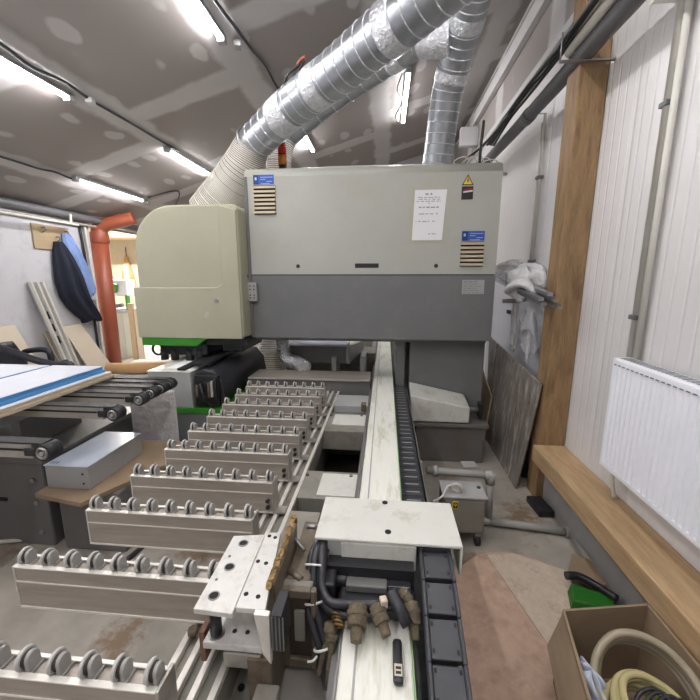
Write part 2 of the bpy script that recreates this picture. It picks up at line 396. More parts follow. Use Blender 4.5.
# boxed white rafters where the ceiling meets the profiled wall
struct(B(1.24, 1.30, YB, 6.1, 3.86, 4.0).build('trim_1', M['trimwhite'], bevel=.005))
struct(B(1.05, 1.3, 6.0, 6.12, 3.55, 3.8).build('trim_2', M['trimwhite'], bevel=.005))
struct(B(1.305, 1.328, YB, YF - .01, 3.50, 4.15).build('wall_right_upper', M['ceiling']))
struct(B(1.29, 1.328, YB, 6.1, 3.44, 3.50).build('trim_4', M['trimwhite'], bevel=.004))
# kerb under the timber
struct(B(1.21, XR, YB, 3.5, 0, 0.33).build('trim_3', M['kerb'], bevel=.01))

# timber post and beam
post = B(1.155, XR - .004, 2.66, 2.83, 0.0, cz(1.155) - .01).build('timber_post', M['woodpost'], bevel=.006)
tag(post, 'tall square pine post against the white profiled wall', 'post')
beam = B(1.10, XR - .005, -1.2, 2.655, 0.33, 0.45).build('timber_beam', M['wood'], bevel=.008)
tag(beam, 'long flat pine beam lying along the kerb under the radiator', 'beam')

# ================================================================ LAMPS
def make_lamp(x, y0, y1, label):
    z = cz(x) - 0.035
    t = thing('tube_lamp', label, 'lamp', (x, (y0 + y1) / 2, z), 'tube lamps on the ceiling')
    B(x - .03, x + .03, y0, y1, z, z + .034).build('housing', M['lampbody'], t, bevel=.006)
    pr = [(x + .022 * math.cos(a), z - .001 + .018 * math.sin(a)) for a in [PI + PI * k / 10 for k in range(11)]]
    MB().prism(pr, 'y', y0 + .03, y1 - .03, smooth_idx=range(10)).build('diffuser', M['tubewhite'], t)
    for ye in (y0, y1):
        B(x - .032, x + .032, ye - .03, ye + .03, z - .034, z + .03).build('end_cap', M['lampbody'], t, bevel=.008)
    return t
make_lamp(-2.56, 1.85, 3.08, 'tube lamp at the upper left edge of the picture')
make_lamp(-2.50, 4.35, 5.50, 'tube lamp ending just left of the spiral hose, above the cream hood')
make_lamp(-1.28, 1.95, 3.12, 'short looking tube lamp cut by the top edge, left of the silver duct')
make_lamp(-1.10, 4.60, 5.85, 'tube lamp peeping out under the inclined silver duct')
make_lamp(-3.58, 4.25, 5.45, 'tube lamp lowest on the left, above the orange pipe')
make_lamp(0.21, 4.55, 5.95, 'tube lamp between the inclined duct and the upright duct')
for x, w in ((-3.58, 'lowest'), (-2.56, 'second lowest'), (-1.28, 'second highest'), (0.21, 'highest')):
    make_lamp(x, -1.7, -0.3, 'tube lamp behind the camera on the %s part of the slope' % w)
make_lamp(0.21, -.05, 1.15, 'added unseen fill tube on the highest part of the slope right above the camera')  # unseen tube, added to brighten the near floor and sheets
make_lamp(-1.28, .2, 1.5, 'added unseen fill tube left above the camera, over the nearest roller bars')  # another unseen tube, added for more light near the camera
make_lamp(0.21, 1.4, 2.7, 'tube lamp above the white beam, over the camera')
make_lamp(-3.62, 1.3, 2.6, 'tube lamp over the belt table, left of the picture')
def side_lamp():
    t = thing('tube_lamp', 'tube lamp on the ceiling of the bright side room', 'lamp', (-5.9, 8, 2.9), 'tube lamps on the ceiling')
    B(-6.4, -5.2, 7.97, 8.03, 2.93, 2.97).build('housing', M['lampbody'], t)
    B(-6.38, -5.22, 7.96, 8.04, 2.88, 2.93).build('diffuser', M['tubewhite'], t, bevel=.01)
side_lamp()
lamp_area = [(-5.9, 8.0, 2.86, 60)]
# ceiling cables
def cable(pts, r, label, name='ceiling_cable', m='black', cat='cable', group=None, sub=6):
    o = MB().tube(pts, r, n=8, sub=sub).build(name, M[m]); return tag(o, label, cat, group)
def wobble_line(x0, y0, x1, y1, n=10, sag=.012, dz=0.02):
    out = []
    for i in range(n + 1):
        t = i / n; x = x0 + (x1 - x0) * t + random.uniform(-.02, .02); y = y0 + (y1 - y0) * t
        out.append((x, y, cz(x) - dz - sag * (i % 2)))
    return out
cable(wobble_line(-2.48, 1.9, -2.44, 4.5), .012, 'black cable between the two lamps of the left lamp line')
cable(wobble_line(-1.2, 1.9, -1.06, 4.8), .013, 'black cable of the middle lamp line running behind the silver duct')
cable(wobble_line(-3.66, 2.5, -3.6, 4.4), .011, 'black cable along the lowest lamp line, leaving the left edge')
cable([(0.14, 4.62, cz(.14) - .03), (0.1, 4.9, cz(.1) - .05), (0.17, 5.2, cz(.1) - .04), (.10, 5.6, cz(.1) - .05), (.15, 5.95, cz(.1) - .02)], .01, 'thin black cable curling beside the lamp near the upright duct')
cable([(-3.5, 5.47, cz(-3.5) - .02), (-3.1, 5.6, cz(-3.1) - .03), (-3.6, 6.3, cz(-3.6) - .03), (-4.0, 6.9, cz(-4.0) - .03)], .01, 'thin black cable turning back behind the orange pipe elbow')
for i, (x, y) in enumerate([(-2.46, 3.2), (-1.19, 3.24), (-3.6, 5.6)]):
    o = B(x - .035, x + .02, y - .05, y + .03, cz(x) - .07, cz(x) - .025, rz=.3).build('junction_box', M['lightgrey'], bevel=.006)
    tag(o, ['small grey junction box at the end of the upper left lamp', 'small grey junction box at the end of the lamp cut by the top edge', 'small grey junction box at the end of the lowest left lamp'][i], 'junction box', 'ceiling junction boxes')

# ================================================================ LEFT WALL
cable([(XL + .1, 2.0, 2.50), (XL + .1, 5.2, 2.50), (XL + .1, 8, 2.50)], .055, 'dark grey pipe under the ceiling along the left wall', 'wall_pipe'.replace('wall', 'heating'), 'tray', 'pipe')
cable([(XL + .06, 2.0, 2.42), (XL + .06, 5.6, 2.41), (XL + .06, 8, 2.41)], .022, 'thin grey pipe just below the dark heating pipe', 'heating_pipe', 'pvc', 'pipe')
cable([(XL + .2, 2.0, 2.36), (XL + .2, 4.75, 2.37), (XL + .2, 4.85, 2.38), (XL + .2, 4.87, 2.5)], .016, 'short bent white pipe at the far left under the ceiling', 'heating_pipe', 'pvclight', 'pipe')
t = thing('drain_pipe', 'thick orange plastic pipe rising to the ceiling at the doorway', 'pipe', (-4.44, 5.56, 0))
MB().cyl((-4.44, 5.56, 0.0), (-4.42, 5.56, 2.32), .118, n=24).build('pipe', M['orange'], t)
MB().cyl((-4.42, 5.56, 2.18), (-4.42, 5.56, 2.34), .132, n=24).build('collar', M['orange'], t, bevel=.005)
MB().tube([(-4.42, 5.56, 2.28), (-4.40, 5.57, 2.40), (-4.28, 5.6, 2.47), (-4.05, 5.66, 2.53), (-3.92, 5.7, 2.57)], .118, r1=.09, n=20).build('elbow', M['orange'], t)
# conduits beside the pipe
cable([(XL + .03, 5.2, 2.4), (XL + .03, 5.24, 1.6), (XL + .03, 5.26, 0.3)], .018, 'black cable dropping beside the orange pipe', 'wall_cable'.replace('wall', 'drop'), 'black')
cable([(XL + .03, 5.29, 2.4), (XL + .03, 5.33, 1.6), (XL + .03, 5.35, 0.3)], .02, 'pale conduit dropping beside the orange pipe', 'conduit', 'pvclight', 'conduit')
o = B(XL + .01, XL + .06, 5.2, 5.3, 1.32, 1.42).build('wall_socket', M['panelwhite'], bevel=.006); tag(o, 'small white socket behind the hem of the blue shirt', 'socket')
o = B(-1.97, -1.60, 2.58, 2.60, 0, .80).build('plastic_sheet', M['plastic'], bevel=.004); tag(o, 'white plastic sheet standing between the steel box and the grey cabinet', 'sheet')
# coat rack board
t = thing('coat_rack', 'oak coloured board with coat hooks on the left wall', 'coat rack', (XL + .02, 4.840, 2.02))
B(XL, XL + .025, 4.45, 5.0, 2.02, 2.33).build('board', M['oak'], t, bevel=.003)
for y, z in ((4.58, 2.26), (4.78, 2.16), (4.93, 2.25)):
    MB().tube([(XL + .02, y, z + .03), (XL + .07, y, z + .03), (XL + .08, y, z), (XL + .03, y, z - .03)], .008, n=8).build('hook', M['steel'], t)
def garment(name, rows, m, depth, label, cat, folds, seed):
    """rows: (z, y left, y right); hangs as a closed folded volume off the wall"""
    rnd = random.Random(seed); ph = [rnd.uniform(0, 6) for _ in range(4)]
    zs = [r[0] for r in rows]
    def at(v):
        k = v * (len(rows) - 1); i = min(int(k), len(rows) - 2); t = k - i
        return [rows[i][j] * (1 - t) + rows[i + 1][j] * t for j in range(3)]
    def f(u, v):
        z, a, b = at(v); ang = 2 * PI * u
        c = (a + b) / 2; w = (b - a) / 2
        y = c - w * math.cos(ang)
        d = depth * (0.45 + 0.55 * min(1, v * 3)) * (1 - .25 * (v > .97))
        side = max(0.0, math.sin(ang)) ** .6
        fold = .26 * math.sin(folds * (y - c) / max(w, .05) + ph[0] + 2.0 * v) + .14 * math.sin(folds * 2.3 * (y - c) / max(w, .05) + ph[1] - 3 * v)
        x = XL + .035 + d * side * (1 + fold)
        return (x, y, z + .02 * math.sin(5 * u * PI + ph[2]) * (v > .9))
    mb = MB(); mb.grid(f, 48, 26, True, closed_u=True)
    # caps
    mb.bm.verts.ensure_lookup_table()
    n = 27
    mb._face([mb.bm.verts[i * n] for i in range(48)]); mb._face([mb.bm.verts[i * n + 26] for i in range(48)])
    o = mb.build(name, M[m]); tag(o, label, cat); return o
garment('work_shirt', [(2.25, 4.86, 4.98), (2.1, 4.84, 5.07), (1.96, 4.82, 5.12), (1.7, 4.88, 5.24), (1.5, 4.98, 5.29), (1.39, 5.05, 5.26)], 'bluecloth', .09, 'light blue shirt hanging behind the navy jacket', 'shirt', 9, 3)
j = garment('work_jacket', [(2.13, 4.72, 4.80), (2.0, 4.68, 4.88), (1.86, 4.66, 4.94), (1.6, 4.64, 5.05), (1.4, 4.68, 5.12), (1.24, 4.78, 5.2), (1.14, 4.88, 5.24), (1.06, 4.98, 5.25), (1.02, 5.0, 5.25)], 'navy', .15, 'navy work jacket hanging from the coat rack', 'jacket', 6, 5)
# leaning things by the left wall
def leaning(name, label, cat, y0, y1, z1, xb, m, th=.02, z0=0, bevel=.003, y0b=None, y1b=None, z1b=None, xw=XL, sgn=1):
    y0b = y0 if y0b is None else y0b; y1b = y1 if y1b is None else y1b; z1b = z1 if z1b is None else z1b
    xt = xw + .03 * sgn; d = th * sgn
    o = MB().hexa([(xb, y0b, z0), (xb, y1b, z0), (xb + d, y1b, z0), (xb + d, y0b, z0),
                   (xt, y0, z1), (xt, y1, z1b), (xt + d, y1, z1b), (xt + d, y0, z1)]).build(name, M[m], bevel=bevel)
    return tag(o, label, cat)
t = thing('steel_profile', 'pale grey steel profile with slots leaning on the left wall', 'profile', (XL + .3, 4.3, 0))
MB().hexa([(XL + .36, 4.410, 0), (XL + .36, 4.630, 0), (XL + .38, 4.630, 0), (XL + .38, 4.410, 0), (XL + .02, 4.260, 1.6), (XL + .02, 4.440, 1.6), (XL + .04, 4.440, 1.6), (XL + .04, 4.260, 1.6)]).build('web', M['lightgrey'], t)
for k in (0.0, .085, .16):
    MB().hexa([(XL + .38, 4.410 + k, 0), (XL + .38, 4.440 + k, 0), (XL + .42, 4.440 + k, 0), (XL + .42, 4.410 + k, 0), (XL + .04, 4.260 + k, 1.6), (XL + .04, 4.285 + k, 1.6), (XL + .08, 4.285 + k, 1.6), (XL + .08, 4.260 + k, 1.6)]).build('rib', M['aluedge'], t)
for zz in (1.18, 1.02, .86):
    q = 1 - zz / 1.6
    B(XL + .04 + .34 * q, XL + .052 + .34 * q, 4.33 + .15 * q, 4.355 + .15 * q, zz - .05, zz + .05, ry=-.21).build('slot', M['dark'], t)
leaning('leaning_board', 'pale beige board leaning at the far left behind the black chair', 'board', 3.5, 4.0, 1.10, XL + .45, 'beige', y1b=4.1)
leaning('leaning_board', 'short brown framed board leaning beside the pale chipboard sheet', 'board', 4.36, 4.62, .97, XL + .42, 'osb')
leaning('leaning_board', 'pale chipboard sheet leaning next to the orange pipe', 'board', 4.64, 4.96, .99, XL + .46, 'beige', y0b=4.75, y1b=5.2, z1b=1.0)
leaning('leaning_board', 'narrow white strip leaning in front of the brown framed board', 'board', 4.44, 4.50, .82, XL + .56, 'white', y0b=4.5, y1b=4.56)

# office chair
t = thing('office_chair', 'black leatherette office chair behind the stack of white boards', 'chair', (-3.8, 3.55, 0))
MB().tube([(-4.15, 3.80, .64), (-4.13, 3.80, .80), (-4.0, 3.80, .84), (-3.86, 3.80, .845), (-3.80, 3.80, .80), (-3.80, 3.80, .60)], .032, n=10).build('armrest', M['leather'], t)
MB().tube([(-3.95, 3.30, 1.0), (-3.7, 3.30, .92), (-3.45, 3.30, .84), (-3.25, 3.30, .80), (-3.12, 3.30, .82), (-3.1, 3.3, .7), (-3.3, 3.3, .52)], .036, n=10).build('armrest', M['leather'], t)
def backf(u, v):
    a = 2 * PI * u; z = .5 + .45 * v; w = .27 * (1 - .25 * v ** 3); y = 3.55 + w * math.cos(a)
    x = -4.12 - .12 * v + .05 * math.sin(a) + .05 * math.cos(a) ** 2
    return (x, y, z)
mb = MB(); mb.grid(backf, 24, 10, closed_u=True); mb.bm.verts.ensure_lookup_table()
mb._face([mb.bm.verts[i * 11] for i in range(24)]); mb._face([mb.bm.verts[i * 11 + 10] for i in range(24)])
mb.build('backrest', M['leather'], t)
B(-4.1, -3.5, 3.32, 3.78, .46, .56).build('seat', M['leather'], t, bevel=.05, seg=4)
MB().cyl((-3.8, 3.55, .1), (-3.8, 3.55, .47), .03).build('gas_column', M['steel'], t)
for k in range(5):
    a = k * 2 * PI / 5 + .3; e = (-3.8 + .27 * math.cos(a), 3.55 + .27 * math.sin(a), .07)
    MB().cyl((-3.8, 3.55, .12), e, .022, .015).build('base_spoke', M['black'], t)
    MB().cyl((e[0] - .012, e[1], .035), (e[0] + .012, e[1], .035), .034).build('castor', M['black'], t)

# paper roll and wrapped crate
o = B(-2.95, -1.99, 2.95, 4.15, 0, .60).build('wrapped_crate', M['plastic'], bevel=.01); tag(o, 'white film wrapped crate under the brown paper roll', 'crate')
t = thing('paper_roll', 'roll of brown kraft paper behind the belt table', 'roll', (-2.7, 3.8, .60))
MB().cyl((-3.05, 3.72, .665), (-2.36, 3.82, .665), .062, n=20).build('roll', M['kraft'], t)
MB().cyl((-3.06, 3.72, .665), (-3.052, 3.721, .665), .03).build('core', M['dark'], t)
o = B(-2.95, -2.5, 3.92, 4.1, .60, .70, rz=.2).build('kraft_bundle', M['beige'], bevel=.03, seg=3); tag(o, 'pale folded paper bundle behind the brown roll', 'bundle')

# side room contents
def side_room():
    t = thing('green_machine', 'white and green woodworking machine in the bright side room', 'machine', (-5.6, 7.2, 0))
    B(-5.9, -5.35, 7.1, 7.6, 0, .95).build('cabinet', M['offwhite'], t, bevel=.01)
    B(-5.95, -5.3, 7.05, 7.65, .95, 1.0).build('table_top', M['steel'], t)
    B(-5.75, -5.35, 7.3, 7.6, 1.28, 1.62).build('head', M['panelwhite'], t, bevel=.03)
    B(-5.72, -5.52, 7.25, 7.29, 1.36, 1.55, ry=.2).build('green_cover', M['green'], t, bevel=.02)
    B(-5.4, -5.36, 7.3, 7.4, 1.0, 1.3).build('column', M['green'], t)
    MB().cyl((-5.8, 7.3, 1.05), (-5.4, 7.2, 1.1), .04).build('roller', M['darkgrey'], t)
    t = thing('apron', 'pale brown apron hanging on the far wall of the side room', 'apron', (-7.6, 9.9, 1.2))
    MB().cyl((-7.25, 10.05, 2.5), (-7.25, 10.05, 2.2), .01).build('string', M['black'], t)
    MB().prism([(-7.27, 2.25), (-7.22, 2.25), (-7.1, 1.8), (-7.0, 1.3), (-7.5, 1.3), (-7.4, 1.8)], 'y', 10.0, 10.06).build('cloth', M['kraft'], t, bevel=.01)
    o = B(-8.2, -5.0, 8.6, 9.2, 2.6, 2.978).build('insulation_roll', M['insul'], bevel=.08, seg=3); tag(o, 'crumpled tan insulation under the side room ceiling', 'insulation')
    for i, (x, c, h) in enumerate([(-6.9, 'osb', 2.0), (-5.15, 'oak', 1.15), (-5.02, 'beige', 1.05)]):
        o = B(x, x + .1, 7.0 + (2.4 if i == 0 else 0), 7.06 + (2.4 if i == 0 else 0), 0, h).build('plank', M[c])
        tag(o, ['tall brown plank standing beyond the orange pipe in the side room', 'oak plank upright right of the white machine cabinet', 'pale plank upright beside the cream hood'][i], 'plank', 'planks in the side room')
    o = B(-6.9, -6.2, 8.9, 9.4, 0, .9).build('cabinet', M['panelwhite'], bevel=.01); tag(o, 'white low cabinet at the back of the side room', 'cabinet')
side_room()
al = bpy.data.lights.new('side_room_tube_light', 'AREA'); al.energy = 170; al.shape = 'RECTANGLE'; al.size = 1.2; al.size_y = .06; al.color = (1, .93, .84)
lo = bpy.data.objects.new('side_room_tube_light', al); COL.objects.link(lo); lo.location = (-5.8, 8.0, 2.87)

# ================================================================ BELT TABLE (left)
t = thing('belt_table', 'dark grey infeed table with six belt arms ending in black rollers', 'machine', (-2.8, 2.0, 0))
B(-3.6, -2.03, 1.86, 2.7, 0.0, .57).build('cabinet', M['darkgrey'], t, bevel=.01)
B(-3.6, -2.0, 1.84, 2.75, .57, .60).build('top_plate', M['darkgrey'], t, bevel=.003)
B(-3.5, -2.3, 1.85, 1.86, .3, .32).build('seam', M['dark'], t)
for y, z in ((1.858, .45), (1.858, .3), (1.858, .1)):
    MB().cyl((-2.10, y + .002, z), (-2.10, y - .012, z), .014).build('bolt', M['steel'], t)
B(-2.3, -2.22, 1.16, 2.5, .79, .868).build('support_rail', M['steel'], t)
B(-2.9, -2.82, 1.16, 2.5, .79, .868).build('support_rail', M['steel'], t)
for x in (-2.86, -2.26): B(x - .03, x + .03, 1.95, 2.4, .6, .79).build('pedestal', M['darkgrey'], t)
for y, xe in ((1.37, -1.47), (1.83, -1.50), (2.08, -1.52), (2.21, -1.53), (2.32, -1.53), (2.41, -1.53)):
    b = B(-3.7, xe - .06, y, y + .055, .868, .938).build('belt_arm', M['alu'], t, bevel=.004)
    B(-3.7, xe, y - .004, y + .05, .938, .946).build('belt', M['belt'], b)
    B(-3.7, xe - .1, y - .003, y - .0005, .905, .915).build('groove', M['dark'], b)
    B(xe - .09, xe - .01, y - .012, y - .002, .885, .922).build('side_cheek', M['black'], b, bevel=.004)
    w = MB().cyl((xe, y - .012, .903), (xe, y + .055, .903), .038, n=24).build('end_roller', M['belt'], t)
    MB().ring((xe, y - .013, .903), (0, 1, 0), .022, .007).build('bearing', M['steel'], w)
    MB().cyl((xe, y - .018, .903), (xe, y - .012, .903), .010, n=12).build('axle', M['lightgrey'], w)
# stack of boards
def board_thing(x0, x1, y0, y1, z, th, mt, medge, label):
    t = thing('white_board', label, 'board', ((x0 + x1) / 2, (y0 + y1) / 2, z), 'boards stacked on the belt table')
    B(x0, x1, y0, y1, z, z + th).build('core', M[medge], t, bevel=.001)
    B(x0 + .002, x1 - .002, y0 + .002, y1 - .002, z + th, z + th + .003).build('surface', M[mt], t)
zb = .948
board_thing(-2.98, -1.94, .7, 2.42, zb, .018, 'osb', 'osb', 'bottom chipboard of the stack with brown edge on the belt arms')
board_thing(-3.0, -1.95, .7, 2.41, zb + .021, .018, 'panelwhite', 'osb', 'white topped board second from the bottom of the stack')
board_thing(-3.0, -1.99, .7, 2.40, zb + .042, .017, 'panelblue', 'panelblue', 'blue film edged board near the top of the stack')
board_thing(-2.38, -2.0, .7, 2.39, zb + .062, .020, 'panelwhite', 'panelblue', 'right hand white board with blue edge on top of the stack')
board_thing(-3.0, -2.40, .7, 2.38, zb + .062, .022, 'panelwhite', 'panelblue', 'left hand white board with blue edge on top of the stack')

# film covered steel box on cardboard
o = B(-1.95, -1.55, 1.85, 2.55, .0, .40).build('dark_crate', M['darkgrey'], bevel=.01); tag(o, 'dark crate carrying the cardboard sheet beside the belt table', 'crate')
o = MB().prism([(-1.995, 1.76), (-1.66, 1.70), (-1.42, 2.2), (-1.44, 2.5), (-1.99, 2.5)], 'z', .402, .428).build('cardboard_sheet', M['cardboard']); tag(o, 'brown cardboard sheet under the steel box', 'cardboard')
t = thing('steel_box', 'grey steel box with film and a painted blue-white reflection on its lid, on the cardboard', 'box', (-1.83, 2.04, .43))
B(-1.97, -1.70, 1.82, 2.30, .43, .572).build('body', M['lightgrey'], t, bevel=.004)
B(-1.974, -1.696, 1.816, 2.304, .572, .577).build('lid', M['bluegrey'], t, bevel=.002)  # white-blue reflection on the film is put into the lid colour
for k in range(3): B(-1.955 + .02 * k, -1.948 + .02 * k, 1.84, 1.865, .577, .578).build('lid_slot', M['stickerdark'], t)
for z in (.47, .53):
    MB().cyl((-1.735, 1.822, z), (-1.735, 1.817, z), .006).build('hole', M['dark'], t)
cable([(-3.3, 1.6, .02), (-2.9, 1.75, .02), (-2.3, 1.86, .02), (-1.95, 2.0, .02), (-1.75, 2.25, .02), (-1.9, 2.5, .03)], .012, 'pale cable lying on the floor below the belt table', 'floor_cable'.replace('floor', 'loose'), 'pvclight')
cable([(-1.5, 1.75, .015), (-1.45, 2.0, .015), (-1.35, 2.5, .015), (-1.3, 3.2, .015)], .014, 'dark cable on the floor between belt table and roller bars', 'loose_cable', 'black')

# ================================================================ CNC BED
bed = thing('machine_bed', 'long grey machine bed with white centre beam and black energy chain', 'machine', (0, 3, 0))
B(-.12, .218, .15, 6.6, 0, .56).build('main_body', M['grey_dirty'], bed, bevel=.01)
B(-.1, .085, .1, 6.4, .56, .70).build('centre_beam', M['whitebeam'], bed, bevel=.006)
B(-.106, -.098, .1, 6.4, .66, .704).build('guide_rail', M['steel'], bed, bevel=.002)
B(-.125, -.106, .1, 6.4, .56, .66).build('rail_cover', M['darkgrey'], bed)
B(-.062, -.056, .1, 6.4, .70, .7025).build('groove', M['lightgrey'], bed)
B(.085, .088, .1, 6.4, .60, .7005).build('green_edge', M['palegreen'], bed)
B(.089, .215, .1, 5.2, .56, .575).build('chain_trough', M['black'], bed)
B(.212, .218, .1, 5.2, .56, .63).build('trough_lip', M['darkgrey'], bed)
mb = MB()
y = 1.30
while y < 5.0:
    mb.box(.098, .205, y, y + .062, .578, .62); mb.box(.104, .199, y + .062, y + .07, .58, .612)
    y += .07
mb.build('energy_chain', M['chainblack'], bed, bevel=.003, seg=1)
mb = MB(); y = 1.31
while y < 5.0:
    mb.box(.118, .185, y + .008, y + .014, .62, .6225); y += .07
mb.build('chain_marks', M['lightgrey'], bed)
# left rail the roller bars ride on
B(-.56, -.40, .3, 3.25, .52, .618).build('rail_foot', M['bedgrey'], bed, bevel=.003)
for x in (-.56, -.515, -.468, -.418):
    B(x, x + .018, .3, 3.25, .618, .638).build('rail_rib', M['aluedge'], bed, bevel=.002)
B(-.58, -.42, .3, 3.25, .0, .52).build('left_body', M['grey_dirty'], bed, bevel=.01)
B(-.42, -.12, .3, 3.25, .24, .27).build('pan', M['pit'], bed)
for (y0, y1, mm) in ((1.55, 1.80, 'bedgrey'), (2.33, 2.66, 'bedgrey')):
    cm = B(-.42, -.12, y0, y1, .50, .635).build('cross_member', M[mm], bed, bevel=.004)
    B(-.36 if y0 > 2 else -.31, -.125, y0 + .1 if y0 > 2 else y0 + .02, y1 - .03, .635, .641).build('white_plate', M['white'], cm, bevel=.001)
    for x in (-.39, -.16):
        MB().cyl((x, y1 - .05, .635), (x, y1 - .05, .648), .009, n=8).build('bolt', M['darkgrey'], cm)
B(-.39, -.12, 2.78, 3.06, .6, .655).build('cross_plate', M['lightgrey'], bed, bevel=.003)
B(-.42, -.12, 2.66, 2.78, .3, .6).build('cross_body', M['darkgrey'], bed)
B(-.17, -.13, 2.7, 2.76, .64, .70).build('stop_block', M['dustbrown'], bed, bevel=.004)
B(-1.25, -.125, 3.22, 3.5, .58, .735).build('far_cross_beam', M['darkgrey'], bed, bevel=.004)
B(-1.25, -.125, 3.2, 3.52, .735, .75).build('far_cross_cap', M['alubody'], bed, bevel=.003)
B(-1.3, -.1, 4.2, 4.6, .5, .8).build('rear_cross_beam', M['bedgrey'], bed, bevel=.01)
for x in (-.95, -.55, -.25):
    B(x, x + .05, 3.75, 4.1, .5, .84).build('rear_bracket', M['lightgrey'], bed, bevel=.004)

# roller bars
ROW = [.59, .88, 1.16, 1.41, 1.67, 1.90, 2.13, 2.36, 2.58, 2.80, 3.02]
def make_bar(y):
    t = thing('roller_bar', '', 'roller bar', (-.8, y, .64), 'roller bars across the machine bed')
    prof = [(y, .645), (y + .055, .645), (y + .055, .775), (y + .047, .785), (y + .047, .778), (y + .012, .778), (y + .012, .785), (y, .785)]
    MB().prism(prof, 'x', -1.112, -.47).build('bar_body', M['alubody'], t)
    B(-1.112, -.47, y - .003, y + .001, .735, .7385).build('front_bead', M['aluedge'], t)
    B(-1.112, -.47, y - .004, y + .001, .645, .650).build('bottom_bead', M['aluedge'], t)
    B(-1.112, -.47, y - .002, y + .013, .783, .787).build('front_lip', M['aluedge'], t, bevel=.001)
    B(-1.112, -.47, y + .046, y + .056, .783, .787).build('rear_lip', M['aluedge'], t, bevel=.001)
    B(-1.116, -1.112, y - .002, y + .057, .643, .788).build('end_cap', M['aluedge'], t)
    e = B(-.47, -.462, y - .004, y + .06, .640, .792).build('end_plate', M['alu'], t, bevel=.002)
    for z in (.675, .705):
        MB().cyl((-.49, y + .004, z), (-.49, y - .012, z), .009, n=12).build('knob', M['black'], e)
    B(-.56, -.42, y + .004, y + .052, .638, .646).build('slide_foot', M['alu'], t)
    for i in range(9):
        x = -1.092 + .0755 * i; yc = y + .029; zc = .80
        # housing: capsule shaped cheek on the right of the wheel
        pts = [(yc - .016, .780)] + [(yc + .016 * math.cos(a), zc + .008 + .017 * math.sin(a)) for a in [PI - PI * k / 8 for k in range(9)]] + [(yc + .016, .780)]
        h = MB().prism(pts, 'x', x + .0035, x + .0135, smooth_idx=range(1, 9)).build('roller_housing', M['roller'], t, bevel=.002)
        MB().cyl((x - .012, yc, zc + .004), (x - .003, yc, zc + .004), .0255, n=22).build('wheel', M['wheel'], h, bevel=.003)
        MB().cyl((x - .0035, yc, zc + .004), (x + .004, yc, zc + .004), .019, n=14).build('wheel_core', M['rollergap'], h)
        B(x - .016, x + .018, yc - .021, yc + .019, .7785, .784).build('base', M['roller'], h)
    return t
bar0 = make_bar(ROW[0])
names = ['nearest roller bar, cut by the bottom left corner of the picture', 'second nearest roller bar, its right end hidden by the aluminium clamp plate',
         'third roller bar from the front, just behind the aluminium clamp plate', 'fourth roller bar from the front', 'fifth roller bar from the front',
         'sixth roller bar from the front, beside the grey cabinet', 'seventh roller bar from the front', 'eighth roller bar from the front', 'fourth roller bar counted from the gantry',
         'third roller bar counted from the gantry', 'farthest roller bar, closest to the gantry']
names = [n if i > 1 else n for i, n in enumerate(names)]
names[8] = 'second farthest roller bar, just in front of the last one'
names[7] = 'third farthest roller bar, two in front of the last one'
bar0['label'] = names[0]
for i, y in enumerate(ROW[1:10]):
    dup(bar0, (0, y - ROW[0], 0), names[i + 1] if i < 8 else 'farthest roller bar of the row, closest to the gantry')

# ================================================================ GANTRY
g = thing('machine_gantry', 'large off-white and grey machine gantry spanning the bed', 'machine', (0, 3.6, 0))
def rounded(x0, x1, z0, z1, r, corners, n=8):
    """corners: set of 'bl','br','tr','tl' to round; counter-clockwise polygon"""
    out = []
    for key, cx, cz_, a0 in (('bl', x0, z0, PI), ('br', x1, z0, 1.5 * PI), ('tr', x1, z1, 0), ('tl', x0, z1, .5 * PI)):
        rr = r.get(key, 0) if isinstance(r, dict) else (r if key in corners else 0)
        if not rr: out.append((cx, cz_)); continue
        ox = cx + (rr if 'l' in key else -rr); oz = cz_ + (rr if 'b' in key else -rr)
        for k in range(n + 1):
            a = a0 + .5 * PI * k / n; out.append((ox + rr * math.cos(a), oz + rr * math.sin(a)))
    return out
GY = 3.30
# upper cover: side profile with rounded front top edge
prof = [(GY, 1.682), (GY, 2.50)] + [(GY + .08 - .08 * math.cos(a), 2.50 + .08 * math.sin(a)) for a in [.5 * PI * k / 6 for k in range(1, 7)]] + [(3.95, 2.58), (3.95, 1.682)]
MB().prism(prof, 'x', -1.225, .925, smooth_idx=range(1, 8)).build('upper_cover', M['offwhite'], g)
B(-1.22, .92, GY + .012, 3.95, 1.672, 1.684).build('seam', M['dark'], g)
B(-1.225, .93, GY + .004, 3.95, 1.105, 1.674).build('lower_cover', M['grey'], g, bevel=.006)
B(-1.20, .90, GY + .05, 3.9, 1.08, 1.106).build('underside', M['darkgrey'], g)
B(-1.23, -1.20, GY - .012, GY + .01, 1.12, 2.5).build('edge_strip', M['darkgrey'], g)
B(.925, .96, 3.45, 3.9, 2.3, 2.55).build('side_bracket', M['lightgrey'], g, bevel=.005)
for x in (-.774, .427):
    MB().cyl((x, GY + .002, 1.753), (x, GY - .004, 1.753), .017, n=16).build('lock', M['black'], g)
B(-.268, -.062, GY - .003, GY + .002, 1.738, 1.775).build('slot', M['black'], g, bevel=.002)
